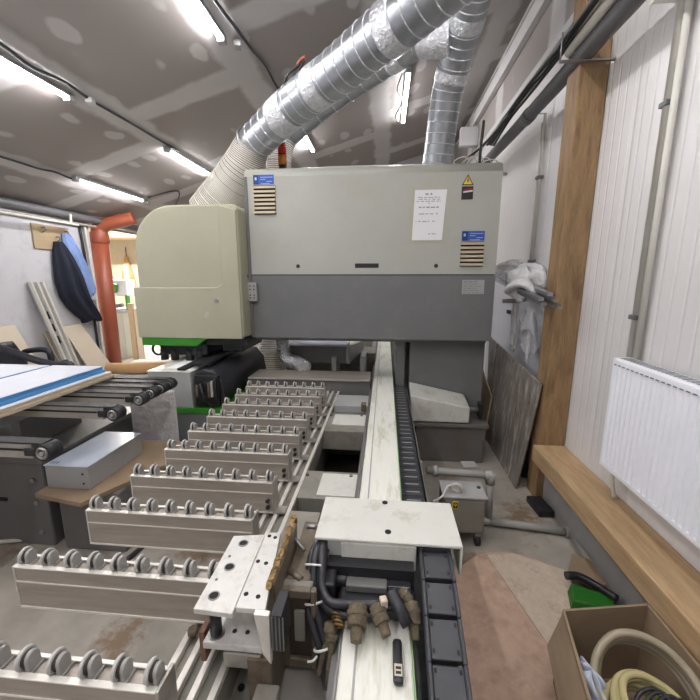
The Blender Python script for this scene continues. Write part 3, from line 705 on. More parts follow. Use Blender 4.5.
# vents and stickers
def vent(x0, x1, z1, n, broken=False):
    v = B(x0, x1, GY - .004, GY + .001, z1 - .034 * n, z1).build('vent', M['dark'], g)
    for k in range(n):
        z = z1 - .034 * k
        MB().hexa([(x0, GY - .022, z - .028), (x1, GY - .022, z - .028), (x1, GY - .001, z - .024), (x0, GY - .001, z - .024),
                   (x0, GY - .018, z - .008), (x1, GY - .018, z - .008), (x1, GY - .001, z - .004), (x0, GY - .001, z - .004)]).build('slat', M['vent'], v, bevel=.002)
def sticker(x0, x1, z0, z1):
    s = B(x0, x1, GY - .002, GY + .001, z0, z1).build('sticker', M['sticker'], g)
    B(x0, x0 + (x1 - x0) * .25, GY - .003, GY - .001, z0, z1).build('sticker_end', M['stickerdark'], s)
    B(x0 + .014, x0 + .03, GY - .0035, GY - .002, z0 + .035, z1 - .02).build('figure', M['stickertext'], s)
    for k, (a, b) in enumerate(((.35, .95), (.35, .6), (.65, .92), (.35, .8))):
        z = z1 - .018 - .017 * k
        B(x0 + (x1 - x0) * a, x0 + (x1 - x0) * b, GY - .003, GY - .0015, z - .004, z).build('print_line', M['stickertext'], s)
sticker(-1.145, -.965, 2.438, 2.515); vent(-1.145, -.955, 2.43, 7)
sticker(.63, .815, 1.957, 2.035); vent(.625, .815, 1.95, 6)
# notice in a yellowed sleeve: the print is too small to read in the photograph, drawn as lines of words
nt_ = MB().prism([(.185, 1.945), (.475, 1.945), (.50, 2.385), (.20, 2.385)], 'y', GY - .004, GY + .001).build('notice_sleeve', M['sleeve'], g)
MB().prism([(.215, 1.965), (.465, 1.965), (.49, 2.365), (.23, 2.365)], 'y', GY - .006, GY - .003).build('notice_sheet', M['paper'], nt_)
def words(x0, x1, z, h, m, par, seed, y=GY - .007):
    r = random.Random(seed); x = x0; mb = MB()
    while x < x1:
        w = min(r.uniform(.018, .045), x1 - x)
        k = x
        while k < x + w - .004:
            hh = h * r.choice((.65, .65, 1, .8)); mb.box(k, k + .0035, y, y + .002, z, z + hh); k += .0058
        x += w + .009
    mb.build('print_line', M[m], par)
for (a, b, z, h, m) in ((.315, .385, 2.325, .016, 'inkdark'), (.255, .44, 2.302, .009, 'ink'), (.262, .44, 2.287, .008, 'ink'), (.245, .45, 2.272, .008, 'ink'),
                        (.34, .37, 2.257, .008, 'ink'), (.265, .44, 2.222, .014, 'inkdark'), (.268, .39, 2.172, .010, 'ink'), (.41, .42, 2.172, .014, 'ink'), (.243, .25, 2.112, .012, 'ink'),
                        (.265, .355, 2.112, .010, 'ink'), (.38, .41, 2.112, .010, 'ink'), (.35, .425, 2.012, .008, 'ink')):
    words(a, b, z, h, m, nt_, int(z * 1000))
# high voltage triangle
tr = MB().prism([(.606, 2.395), (.70, 2.395), (.653, 2.478)], 'y', GY - .003, GY + .001).build('warning_triangle', M['inkdark'], g)
MB().prism([(.618, 2.402), (.688, 2.402), (.653, 2.464)], 'y', GY - .004, GY - .001).build('yellow_field', M['yellow'], tr)
MB().prism([(.655, 2.452), (.642, 2.424), (.652, 2.427), (.647, 2.406), (.664, 2.434), (.654, 2.431), (.660, 2.450)], 'y', GY - .0055, GY - .003).build('lightning_bolt', M['inkdark'], tr)
bd = B(.608, .70, GY - .004, GY + .001, 2.285, 2.385).build('black_sticker', M['black'], g)
B(.622, .69, GY - .005, GY - .003, 2.357, 2.366, ry=-.15).build('red_swash', M['red'], bd)
B(.62, .695, GY - .0055, GY - .003, 2.340, 2.352, ry=-.12).build('white_swash', M['tie'], bd)
# rating plate
rp = B(.655, .84, GY, GY + .006, 1.515, 1.635).build('rating_plate', M['lightgrey'], g)
for k in range(6):
    words(.668, .70 + .02 * (k % 3) + .08, 1.615 - .018 * k, .006 if k else .011, 'ink', rp, 40 + k, y=GY - .001)
# hinge block at the hood side
hb = B(-1.235, -1.15, GY - .045, GY, 1.445, 1.61).build('hinge_block', M['lightgrey'], g, bevel=.005)
for x in (-1.205, -1.17):
    for z in (1.475, 1.50, 1.55, 1.58):
        MB().cyl((x, GY - .043, z), (x, GY - .05, z), .006, n=8).build('bolt', M['dark'], hb)
B(-1.27, -1.22, GY - .05, GY - .01, 1.655, 1.68).build('latch', M['darkgrey'], g)
# column and base
B(.24, .93, 3.48, 4.1, .37, 1.09).build('column', M['grey'], g, bevel=.008)
B(.16, .24, 3.7, 4.1, .37, 1.09).build('column_web', M['darkgrey'], g)
B(.30, .90, 3.20, 4.2, .0, .345).build('column_base', M['grey_dirty'], g, bevel=.006)
B(.22, .93, 3.17, 4.2, .345, .375).build('base_slab', M['grey_dirty'], g, bevel=.003)
MB().hexa([(.24, 3.18, .385), (.76, 3.18, .385), (.76, 3.46, .385), (.24, 3.46, .385), (.24, 3.18, .63), (.76, 3.18, .53), (.76, 3.46, .57), (.24, 3.46, .68)]).build('arm_cover', M['white'], g, bevel=.012)
MB().cyl((.76, 3.3, .47), (.86, 3.3, .47), .025).build('arm_fitting', M['darkgrey'], g)
B(.86, .89, 3.25, 3.35, .40, .54).build('arm_flange', M['black'], g, bevel=.006)
# traverse block between beam and column
B(.11, .2, 3.5, 3.9, .62, 1.08).build('drive_housing', M['grey'], g, bevel=.01)
# hood
HY = 3.10
hp = rounded(-2.155, -1.225, 1.13, 2.25, {'tl': .36, 'tr': .05}, None, 12)
MB().prism(hp, 'y', HY, 3.95, smooth_idx=range(2, 30)).build('hood_body', M['cream'], g, bevel=.018, seg=3)
band = [(-2.195, 1.125), (-1.235, 1.125), (-1.235, 2.20), (-1.385, 2.245), (-1.385, 1.64)] + [(-1.385 - .07 * (1 - math.cos(a)), 1.64 - .07 * math.sin(a)) for a in [.5 * PI * k / 6 for k in range(1, 7)]] + [(-2.195, 1.57)]
MB().prism(band, 'y', HY - .014, HY + .05).build('hood_front_panel', M['cream'], g, bevel=.008, seg=3)
B(-2.195, -2.15, HY + .05, 3.95, 1.125, 1.57).build('hood_side_panel', M['cream'], g, bevel=.006)
MB().prism([(-2.17, 1.055), (-1.66, 1.055), (-1.56, 1.125), (-2.17, 1.125)], 'y', HY - .008, 3.9).build('green_trim', M['green'], g, bevel=.004)
B(-1.6, -1.225, HY + .05, 3.9, 1.06, 1.125).build('hood_underside', M['black'], g)
MB().cyl((-1.445, HY - .012, 1.455), (-1.445, HY - .02, 1.455), .018, n=16).build('lock', M['steel'], g)
B(-1.56, -1.53, HY - .016, HY - .008, 1.31, 1.36, ry=.5).build('paint_chip', M['offwhite'], g)
# spindle gear hanging under the hood
sp = B(-2.08, -1.62, 3.2, 3.7, .95, 1.06).build('spindle_block', M['black'], g, bevel=.01)
for x in (-2.05, -1.95, -1.8, -1.7):
    MB().cyl((x, 3.22, .90), (x, 3.22, 1.0), .035, n=14).build('suction_cup', M['belt'], sp)
MB().ring((-2.1, 3.2, 1.0), (0, 1, 0), .05, .012).build('hose_loop', M['black'], sp)
B(-1.5, -1.3, 3.25, 3.8, .98, 1.06).build('spindle_housing', M['motor'], g, bevel=.01)
# beacon
t = thing('beacon_lamp', 'red and amber signal lamp standing on the gantry', 'beacon', (-.965, 3.6, 2.58))
MB().cyl((-.965, 3.6, 2.58), (-.965, 3.6, 2.67), .036, n=20).build('base', M['black'], t)
MB().cyl((-.965, 3.6, 2.67), (-.965, 3.6, 2.755), .038, n=20).build('amber_lens', M['amber'], t)
MB().cyl((-.965, 3.6, 2.755), (-.965, 3.6, 2.765), .039, n=20).build('divider', M['black'], t)
MB().cyl((-.965, 3.6, 2.765), (-.965, 3.6, 2.85), .038, n=20).build('red_lens', M['red'], t)
MB().cyl((-.965, 3.6, 2.85), (-.965, 3.6, 2.862), .036, .03, n=20).build('cap', M['black'], t)
cable([(-.95, 3.5, 2.585), (-.6, 3.42, 2.59), (-.1, 3.40, 2.588), (.4, 3.42, 2.588), (.7, 3.45, 2.588)], .008, 'thin pale cable lying along the gantry top', 'top_cable', 'pvclight')
for i in range(5):
    r = random.Random(i); x = .55 + .06 * i
    cable([(x, 3.5, 2.585), (x + .03, 3.5, 2.62 + .03 * r.random()), (x + .12, 3.52, 2.64 + .04 * r.random()), (x + .18, 3.55, 2.60)], .005, ['leftmost', 'second', 'middle', 'fourth', 'rightmost'][i] + ' white wire looping up from the gantry top', 'loose_wire', 'pvclight', 'wire', 'white wires on the gantry')
cable([(.78, 3.5, 2.585), (.785, 3.5, 2.75), (.80, 3.52, 2.95)], .012, 'black cable rising from the gantry top to the ceiling pipe', 'rising_cable')

# control cabinet left of the bed
t = thing('control_cabinet', 'pale grey cabinet with a green stripe behind the roller bars', 'cabinet', (-1.7, 3.1, 0))
B(-1.95, -1.58, 2.8, 3.9, .585, .89).build('upper_body', M['lightgrey'], t, bevel=.006)
B(-1.96, -1.25, 2.79, 3.92, .545, .585).build('green_stripe', M['green'], t)
B(-1.95, -1.25, 2.8, 3.9, .0, .545).build('lower_body', M['grey'], t, bevel=.006)
B(-1.955, -1.575, 2.795, 3.9, .89, .897).build('lid', M['white'], t, bevel=.002)
for (x0, x1, y0, y1) in ((-1.84, -1.70, 2.9, 3.2), (-1.66, -1.6, 2.85, 3.4)):
    B(x0, x1, y0, y1, .897, .90).build('paper_label', M['paper'], t)
t = thing('tool_magazine', 'long black tool magazine lying between cabinet and roller bars', 'machine part', (-1.4, 3.4, .585))
pts = [(-1.575, .585), (-1.36, .585), (-1.32, .66), (-1.34, .80), (-1.41, .89), (-1.50, .91), (-1.575, .86)]
MB().prism(pts, 'y', 2.86, 3.95, smooth_idx=(2, 3, 4)).build('cover', M['motor'], t, bevel=.012)
B(-1.56, -1.36, 2.82, 2.87, .60, .86).build('end_plate', M['black'], t, bevel=.004)
for i in range(7):
    r = random.Random(30 + i); x = -1.545 + .026 * i
    B(x, x + .022, 2.795, 2.825, .63 + .1 * r.random(), .76 + .08 * r.random()).build('connector', M[r.choice(['dustbrown', 'black', 'lightgrey'])], t, bevel=.003)
MB().tube([(-1.5, 2.8, .8), (-1.46, 2.76, .72), (-1.43, 2.78, .64), (-1.40, 2.8, .6)], .01).build('wire', M['black'], t)
for k, (x, y0, y1) in enumerate(((-1.70, 2.82, 3.9), (-1.62, 2.9, 4.0), (-1.53, 2.88, 3.7))):
    o = MB().hexa([(x, y0, .902 + .02 * k), (x + .07, y0, .902 + .02 * k), (x + .09, y1, .93 + .02 * k), (x + .02, y1, .93 + .02 * k), (x, y0, .918 + .02 * k), (x + .07, y0, .918 + .02 * k), (x + .09, y1, .946 + .02 * k), (x + .02, y1, .946 + .02 * k)]).build('cover_flap', M['black'], t)

# things behind, under the gantry
t = thing('dust_box', 'dark steel box with light top under the gantry', 'box', (-.7, 4.0, .75))
B(-1.01, -.40, 3.8, 4.2, .76, .945).build('body', M['darkgrey'], t, bevel=.006)
B(-1.02, -.39, 3.79, 4.22, .945, .957).build('lid', M['bluegrey'], t, bevel=.002)
MB().hexa([(-.40, 3.8, .76), (-.37, 3.8, .76), (-.24, 4.2, .84), (-.3, 4.2, .84), (-.40, 3.8, .945), (-.38, 3.8, .945), (-.22, 4.2, .95), (-.3, 4.2, .95)]).build('side_plate', M['lightgrey'], t)
B(-1.0, -.4, 4.0, 4.1, .735, .76).build('skid', M['darkgrey'], t)
t = thing('flexible_duct', 'crinkled silver flexible duct beside the dark box under the gantry', 'duct', (-1.1, 3.8, .8))
MB().tube([(-1.06, 3.72, 1.09), (-1.05, 3.7, .95), (-1.0, 3.66, .83), (-.86, 3.6, .80), (-.78, 3.5, .78)], .06, n=18, rfun=lambda q: .065 + .008 * math.sin(q * 160), sub=24).build('duct', M['foil'], t)
def ribbed(name, pts, r, label, cat, group=None, ribs=30, r2=None):
    t = thing(name, label, cat, pts[0], group)
    MB().tube(pts, r, n=22, r1=r2, caps=False, sub=10).build('film', M['hoseclear'], t)
    P = catmull(pts, 40); L = sum((b - a).length for a, b in zip(P, P[1:])); mb = MB(); acc = 0; step = L / ribs; nxt = 0
    for i_, (a, b) in enumerate(zip(P, P[1:])):
        if acc >= nxt:
            rr = r + ((r2 or r) - r) * i_ / (len(P) - 1)
            mb.ring(a, b - a, rr + .003, .004, n=22, m=5); nxt += step
        acc += (b - a).length
    mb.build('wire_spiral', M['hosewire'], t)
    return t
ribbed('spiral_hose', [(-1.19, 3.45, 2.80), (-1.30, 3.5, 2.64), (-1.47, 3.58, 2.46), (-1.68, 3.64, 2.24)], .145, 'clear spiral hose from the silver duct down to the cream hood', 'hose', ribs=54, r2=.24)
ribbed('spiral_hose', [(-1.04, 4.0, 3.03), (-1.10, 4.0, 2.85), (-1.12, 4.0, 2.6), (-1.12, 4.05, 2.3)], .11, 'clear spiral hose behind the gantry next to the signal lamp', 'hose', ribs=40, r2=.13)
ribbed('spiral_hose', [(-1.32, 4.15, 1.3), (-1.30, 4.15, 1.0), (-1.30, 4.12, .7), (-1.32, 4.1, .4)], .16, 'clear spiral hose standing under the gantry behind the black magazine', 'hose', ribs=44)
# background machinery / crates seen below the gantry
o = B(-.9, -.2, 5.2, 5.8, 0, .72).build('pallet_crate', M['beige'], bevel=.01); tag(o, 'beige crate seen far behind the dark box', 'crate')
o = B(-.35, -.15, 4.7, 4.95, .8, .9).build('paper_box', M['panelwhite'], bevel=.006, ); tag(o, 'small white box on the far cross beam', 'box')

# ================================================================ DUCTS
def duct(name, pts, r, label, rings=10, seam=True, group=None, joints=()):
    t = thing(name, label, 'duct', pts[0], group)
    MB().tube(pts, r, n=28, sub=8, caps=True).build('pipe', M['galv'], t)
    P = catmull(pts, 60); L = [0]
    for a, b in zip(P, P[1:]): L.append(L[-1] + (b - a).length)
    def at(s):
        for i in range(len(P) - 1):
            if L[i + 1] >= s: return P[i], (P[i + 1] - P[i]).normalized(), i
        return P[-1], (P[-1] - P[-2]).normalized(), len(P) - 2
    for k in range(1, rings):
        p, d, i = at(L[-1] * k / rings); MB().ring(p, d, r + .001, .0045, n=28, m=6).build('seam_ring', M['foil'], t)
    for a, b in joints:
        pa = at(L[-1] * a)[0]; pb = at(L[-1] * b)[0]; pm = at(L[-1] * (a + b) / 2)[0]
        rnd = random.Random(int(a * 100))
        MB().tube([pa, pm, pb], r + .004, n=28, sub=4, rfun=lambda q: r + .004 + rnd.uniform(0, .004)).build('foil_tape', M['foil'], t)
    return t
duct('air_duct', [(-1.19, 3.45, 2.80), (-.79, 3.2, 2.97), (-.44, 2.95, 3.05), (-.125, 2.7, 3.12), (.115, 2.48, 3.15), (.30, 2.3, 3.18), (.50, 2.15, 3.22)], .145,
     'thick inclined galvanised duct crossing above the gantry', 23, joints=((.16, .24), (.36, .42), (.68, .74)))
duct('air_duct', [(.44, 3.75, 2.60), (.455, 3.72, 2.75), (.49, 3.6, 3.15), (.53, 3.42, 3.38), (.56, 3.2, 3.53), (.59, 2.9, 3.66), (.63, 2.4, 3.76)], .13,
     'upright galvanised duct right of the inclined one', 24, joints=((.36, .40), (.55, .60)))
duct('air_duct', [(-1.02, 4.0, 3.05), (-.68, 3.95, 3.26), (-.36, 3.85, 3.40), (-.02, 3.62, 3.47), (.20, 3.45, 3.50), (.38, 3.35, 3.48)], .105,
     'slimmer galvanised branch duct behind the thick inclined one', 9, joints=((.72, .8),))
MBt = thing('duct_elbow', 'silver saddle piece joining the branch duct to the upright duct', 'duct fitting', (.4, 3.35, 3.46))
MB().tube([(.24, 3.42, 3.50), (.36, 3.36, 3.49), (.48, 3.32, 3.48)], .11, r1=.145, n=26, sub=6).build('cone', M['foil'], MBt)
# clamp ring between spiral hose and duct
o = MB().ring((-1.19, 3.45, 2.80), (.4, -.25, .17), .15, .014, n=30).build('hose_clamp', M['steel']); tag(o, 'steel clamp ring where the spiral hose meets the thick duct', 'clamp')
t = thing('velcro_strap', 'black strap with orange tip lying on the thick duct', 'strap', (-.70, 3.12, 3.14))
MB().tube([(-.80, 3.1, 3.10), (-.76, 3.08, 3.16), (-.68, 3.06, 3.20), (-.63, 3.04, 3.225), (-.66, 3.06, 3.19), (-.73, 3.08, 3.13), (-.80, 3.1, 3.10)], .009).build('loop', M['black'], t)
MB().tube([(-.68, 3.05, 3.205), (-.64, 3.03, 3.235), (-.61, 3.02, 3.238)], .011).build('tip', M['orange'], t)

# ================================================================ RIGHT WALL SERVICES
t = thing('cable_duct', 'thick dark grey pipe with cables running under the ceiling along the right wall', 'pipe', (1.17, 3, 3.0))
MB().tube([(1.17, .3, 2.97), (1.17, 2.2, 2.98), (1.17, 3.4, 2.985), (1.17, 5.4, 3.02)], .052, n=18).build('pipe', M['tray'], t)
MB().cyl((1.17, 3.5, 2.985), (1.17, 3.62, 2.985), .058).build('coupling', M['tray'], t)
MB().tube([(1.10, .3, 3.02), (1.11, 2.4, 3.03), (1.12, 2.75, 3.035)], .028, n=12).build('white_pipe', M['pvclight'], t)
for i in range(5):
    r = random.Random(60 + i); dx = -.03 - .016 * i; pts = [(1.13 + dx + r.uniform(-.01, .01), .3 + k * .5, 3.05 + .012 * r.random() + .01 * (i % 2) - (.05 if k > 7 else 0)) for k in range(0, 9)]
    MB().tube(pts, .011, n=7).build('cable', M[['blackcable', 'pvclight', 'black', 'tray', 'black'][i]], t)
for y in (2.60, 1.3):
    bkt = B(1.02, XR - .003, y, y + .02, 2.915, 2.925).build('bracket', M['steel'], t)
    MB().cyl((1.02, y + .02, 2.92), (1.02, y + .02, 3.08), .005).build('threaded_rod', M['steel'], bkt)
cable([(1.05, 3.6, 3.06), (1.0, 4.0, 3.0), (.92, 4.3, 2.95), (.82, 4.2, 2.85), (.80, 3.9, 2.6)], .012, 'black cable hanging from the grey ceiling pipe to the gantry', 'hanging_cable')
def conduit(pts, r, label, clips=()):
    t = thing('conduit', label, 'conduit', pts[0], 'grey conduits on the right wall')
    MB().tube(pts, r, n=12, smooth_path=False).build('tube', M['pvclight'], t)
    for (y, z) in clips:
        B(XR - .055, XR, y - .028, y + .028, z - .012, z + .012).build('clip', M['tray'], t, bevel=.004)
    return t
conduit([(1.30, 2.05, 1.24), (1.30, 2.05, 2.87), (1.17, 2.05, 2.88)], .019, 'far one of the two upright conduits rising from the radiator corner', ((2.05, 1.45), (2.05, 2.45)))
conduit([(1.30, 2.008, 1.24), (1.30, 2.008, 2.9)], .015, 'near one of the two upright conduits rising from the radiator corner')
conduit([(1.305, 3.55, 1.72), (1.305, 3.55, 3.0), (1.17, 3.55, 3.0)], .012, 'thin upright conduit on the wall beyond the timber post', ((3.55, 2.5), (3.55, 1.8)))
conduit([(1.0, 4.6, 2.8), (1.33, 4.6, 2.8)], .015, 'short level conduit above the gantry corner')
conduit([(1.305, 3.60, 1.72), (1.305, 3.60, 2.95)], .008, 'thinnest upright conduit right beside the one beyond the post')

# radiator
t = thing('radiator', 'white ribbed panel radiator on the right wall above the pine beam', 'radiator', (1.25, 1.3, .63))
mb = MB(); n = 0; y = .45; pr = []
while y < 2.0:
    pr += [(y, 1.216), (y + .008, 1.202), (y + .020, 1.202), (y + .028, 1.216)]; y += .036
pr2 = [(p[1], p[0]) for p in pr]
poly = pr2 + [(1.222, pr2[-1][1]), (1.222, pr2[0][1])]
MB().prism(poly, 'z', .66, 1.20).build('front_panel', M['radiator'], t)
B(1.204, 1.222, .43, 2.03, 1.20, 1.235).build('top_band', M['radiator'], t, bevel=.006)
B(1.204, 1.222, .43, 2.03, .635, .662).build('bottom_band', M['radiator'], t, bevel=.006)
B(1.204, 1.29, 2.02, 2.03, .635, 1.24).build('end_panel', M['radiator'], t, bevel=.003)
B(1.204, 1.29, .43, .44, .635, 1.24).build('end_panel', M['radiator'], t, bevel=.003)
B(1.212, 1.29, .44, 2.02, 1.232, 1.240).build('top_grille', M['radiator'], t)
mb = MB(); y = .5
while y < 2.0:
    mb.box(1.2032, 1.206, y, y + .02, 1.204, 1.209); y += .034
mb.build('slots', M['slot'], t)
mb = MB(); y = .46
while y < 2.0:
    mb.box(1.225, 1.28, y, y + .012, 1.2395, 1.2412); y += .024
mb.build('grille_slots', M['slot'], t)
B(1.27, 1.29, .5, 1.98, .66, 1.2).build('rear_panel', M['radiator'], t)
for y in (.8, 1.7): B(1.29, 1.326, y, y + .04, .75, 1.1).build('wall_bracket', M['lightgrey'], t)
MB().tube([(1.255, 1.98, .64), (1.255, 1.98, .56), (1.28, 1.98, .46)], .011).build('feed_pipe', M['pvclight'], t)

# leaning boards, right side
o = MB().hexa([(1.055, 2.79, .0), (1.075, 2.79, .0), (1.085, 3.75, .0), (1.065, 3.75, .0), (1.13, 2.70, .90), (1.15, 2.70, .90), (1.16, 4.15, 1.03), (1.14, 4.15, 1.03)]).build('wrapped_board', M['wrappedboard'], bevel=.01, seg=3)
tag(o, 'large film wrapped grey-brown board leaning against the right wall', 'board')
o = MB().hexa([(.985, 3.55, .0), (1.0, 3.55, .0), (1.02, 3.95, .0), (1.005, 3.95, .0), (1.06, 3.62, .50), (1.075, 3.62, .50), (1.085, 4.05, .66), (1.07, 4.05, .66)]).build('offcut_board', M['oak'], bevel=.003)
tag(o, 'small brown offcut leaning on the large wrapped board', 'board')
o = MB().hexa([(1.30, 3.0, 0), (1.325, 3.0, 0), (1.325, 4.8, 0), (1.30, 4.8, 0), (1.30, 3.0, 1.72), (1.325, 3.0, 1.72), (1.325, 4.8, 1.72), (1.30, 4.8, 1.72)]).build('white_sheet_pack', M['panelwhite'], bevel=.004)
# moved behind the wrapped board
tag(o, 'tall pack of white sheets behind the wrapped board', 'sheets')
for k, z in enumerate((1.42, 1.30)):
    B(1.293, 1.301, 3.3 + .1 * k, 4.1, z - .02, z + .02).build('packing_strip', M['dark' if k else 'osb'], o)
def crumple(name, label, c, rad, m, seed, amp=.35, cat='plastic', squash=lambda p: p):
    rnd = random.Random(seed); ph = [(rnd.uniform(2, 9), rnd.uniform(2, 9), rnd.uniform(0, 6)) for _ in range(9)]
    def f(u, v):
        th = 2 * PI * u; fi = PI * (v * .998 + .001)
        r = 1 + sum(amp / (i + 2) * math.sin(a * math.cos(th) + b * math.cos(fi) * 1.4 + p + a * math.sin(th) * .6) for i, (a, b, p) in enumerate(ph))
        return squash((c[0] + rad[0] * r * math.sin(fi) * math.cos(th), c[1] + rad[1] * r * math.sin(fi) * math.sin(th), c[2] + rad[2] * r * math.cos(fi)))
    o = MB().grid(f, 60, 44, True, closed_u=True).build(name, M[m]); return tag(o, label, cat)
crumple('plastic_bag', 'crumpled white plastic film heaped on top of the white sheets', (1.17, 3.7, 1.70), (.10, .38, .09), 'clearwrap', 4)
crumple('plastic_bag', 'knotted plastic film wrapped round the steel profiles', (1.13, 3.15, 1.60), (.10, .22, .12), 'plastic', 9, .45)
crumple('plastic_bag', 'long clear plastic film hanging down beside the timber post', (1.19, 3.13, 1.40), (.07, .14, .33), 'clearwrap', 12, .3)
crumple('plastic_bag', 'narrow twisted plastic strip hanging left of the hanging film', (1.17, 3.45, 1.40), (.035, .05, .32), 'plastic', 15, .3)
for i, (dz, dx, y0) in enumerate(((0, .03, 2.50), (.035, .01, 2.54), (-.045, .04, 2.46), (.0, -.02, 2.60), (-.03, -.015, 2.56))):
    q = MB().hexa([(1.04 + dx, y0, 1.50 + dz), (1.075 + dx, y0, 1.50 + dz), (1.15 + dx, 3.6, 1.60 + dz), (1.115 + dx, 3.6, 1.60 + dz),
                   (1.04 + dx, y0, 1.522 + dz), (1.075 + dx, y0, 1.522 + dz), (1.15 + dx, 3.6, 1.622 + dz), (1.115 + dx, 3.6, 1.622 + dz)]).build('metal_profile', M['steel' if i % 2 == 0 else 'galv'])
    tag(q, ['thin metal profile sticking out of the film, centre of the bundle', 'uppermost metal profile sticking out of the film', 'lowest metal profile, reaching farthest over the post', 'metal profile left in the bundle, the shortest one', 'lower left metal profile of the bundle'][i], 'profile', 'metal profiles in the plastic film')
t = thing('profile_rack', 'wall rack arm carrying the metal profiles', 'rack', (1.25, 3.3, 1.5))
B(1.0, 1.295, 3.28, 3.32, 1.44, 1.475).build('arm', M['steel'], t); B(1.275, 1.298, 3.27, 3.33, 1.2, 1.6).build('upright', M['steel'], t)
o = MB().tube([(1.16, 2.95, .06), (1.2, 3.0, .08), (1.25, 3.1, .08)], .05, n=10).build('black_sack', M['black']); tag(o, 'black rubbish on the floor behind the foot of the post', 'sack')
o = B(1.09, 1.2, 2.44, 2.64, 0, .05, rz=.1).build('black_tray', M['black'], bevel=.01); tag(o, 'flat black tray on the floor at the foot of the post', 'tray')

# small grey tank on castors beside the bed
t = thing('wheeled_tank', 'small grey metal unit on castors beside the machine bed', 'machine', (.52, 2.2, 0))
B(.375, .635, 2.09, 2.27, .09, .335).build('body', M['bedgrey'], t, bevel=.025, seg=3)
B(.37, .64, 2.085, 2.275, .33, .347).build('lid', M['lightgrey'], t, bevel=.006)
MB().ring((.455, 2.13, .38), (0.2, 1, .3), .030, .010, n=20).build('lifting_eye', M['pvclight'], t)
lb = B(.435, .462, 2.083, 2.09, .27, .31).build('symbol_sticker', M['black'], t)
B(.432, .465, 2.0845, 2.0895, .266, .314).build('border', M['yellow'], lb)
MB().ring((.4485, 2.082, .296), (0, 1, 0), .0065, .0018, n=14, m=5).build('symbol_ring', M['yellow'], lb)
B(.4475, .4495, 2.0815, 2.0835, .277, .291).build('symbol_stem', M['yellow'], lb)
MB().cyl((.61, 2.2, .347), (.61, 2.2, .353), .012).build('filler_cap', M['black'], t)
for x, y in ((.42, 2.12), (.60, 2.12), (.42, 2.24), (.60, 2.24)):
    c = MB().cyl((x - .014, y, .04), (x + .014, y, .04), .038).build('castor', M['belt'], t); B(x - .018, x + .018, y - .018, y + .018, .06, .092).build('fork', M['steel'], c)
cable([(.30, 2.02, .35), (.36, 2.06, .36), (.40, 2.12, .39), (.43, 2.13, .395)], .006, 'thin white wire running to the lifting eye of the grey unit', 'thin_wire', 'tie', 'wire')
# pvc drain
t = thing('pvc_pipe', 'pale grey plastic drain pipe from the bed down to the floor and wall', 'pipe', (.7, 2.34, 0))
for a, b in (((.30, 2.34, .375), (.72, 2.34, .36)), ((.72, 2.34, .36), (.72, 2.32, .04)), ((.72, 2.32, .035), (1.235, 2.26, .03)), ((1.235, 2.26, .03), (1.185, 1.78, .03))):
    MB().cyl(a, b, .025, n=16).build('pipe', M['pvc'], t)
for p in ((.72, 2.34, .36), (.72, 2.32, .04), (1.235, 2.26, .032)):
    q = Vector(p)
    MB().tube([q + Vector((-.04, 0, 0)), q, q + Vector((.005, 0, -.0)), ], .032, n=16).build('elbow', M['pvc'], t)
MB().cyl((.72, 2.34, .30), (.72, 2.34, .38), .032).build('elbow', M['pvc'], t)
MB().cyl((.34, 2.34, .374), (.37, 2.34, .373), .036).build('union', M['pvc'], t)
B(.55, .65, 2.40, 2.48, .345, .385, rz=.1).build('bracket', M['pvc'], t, bevel=.006)

# hardboard on floor
def arc(pts): return [(p.x, p.y) for p in catmull([(a, b, 0) for a, b in pts], 5)]
o = MB().prism(arc([(.30, 1.80), (.44, 1.90), (.60, 2.03), (.78, 2.06), (.92, 2.02)]) + arc([(1.05, 1.93), (.95, 1.70), (.80, 1.48)]) + [(.74, 1.2), (.70, .5), (.30, .45)], 'z', .001, .008).build('hardboard_sheet', M['hardboard']); tag(o, 'reddish brown sheet on the floor beside the bed', 'floor sheet')
o = MB().prism([(.64, 2.02), (.80, 2.05), (1.08, 1.93), (.97, 1.70), (.83, 1.50), (.78, 1.42), (.70, 1.75)], 'z', .009, .013).build('worn_sheet', M['greyboard']); tag(o, 'paler worn patch of sheet lying on the reddish one', 'floor sheet')

# broom & debris
t = thing('hand_brush', 'bright green hand brush lying behind the cardboard box', 'brush', (1.08, 1.76, 0))
MB().hexa([(.95, 1.66, .012), (1.15, 1.60, .012), (1.17, 1.72, .012), (.99, 1.79, .012), (.96, 1.67, .075), (1.14, 1.62, .075), (1.16, 1.72, .075), (1.0, 1.78, .075)]).build('bristles', M['broomgreen'], t, bevel=.008)
MB().tube([(.98, 1.80, .10), (1.05, 1.80, .10), (1.12, 1.75, .09), (1.17, 1.68, .09)], .020, n=10).build('back', M['black'], t)
o = MB().prism([(1.02, 1.86), (1.12, 2.02), (1.20, 1.98), (1.19, 1.80), (1.12, 1.76)], 'z', .05, .062).build('cardboard_scrap', M['cardboard']); tag(o, 'torn cardboard scrap between the brush and the kerb', 'cardboard')
B(1.10, 1.14, 1.85, 1.9, .0, .05).build('fold', M['cardboard'], o)

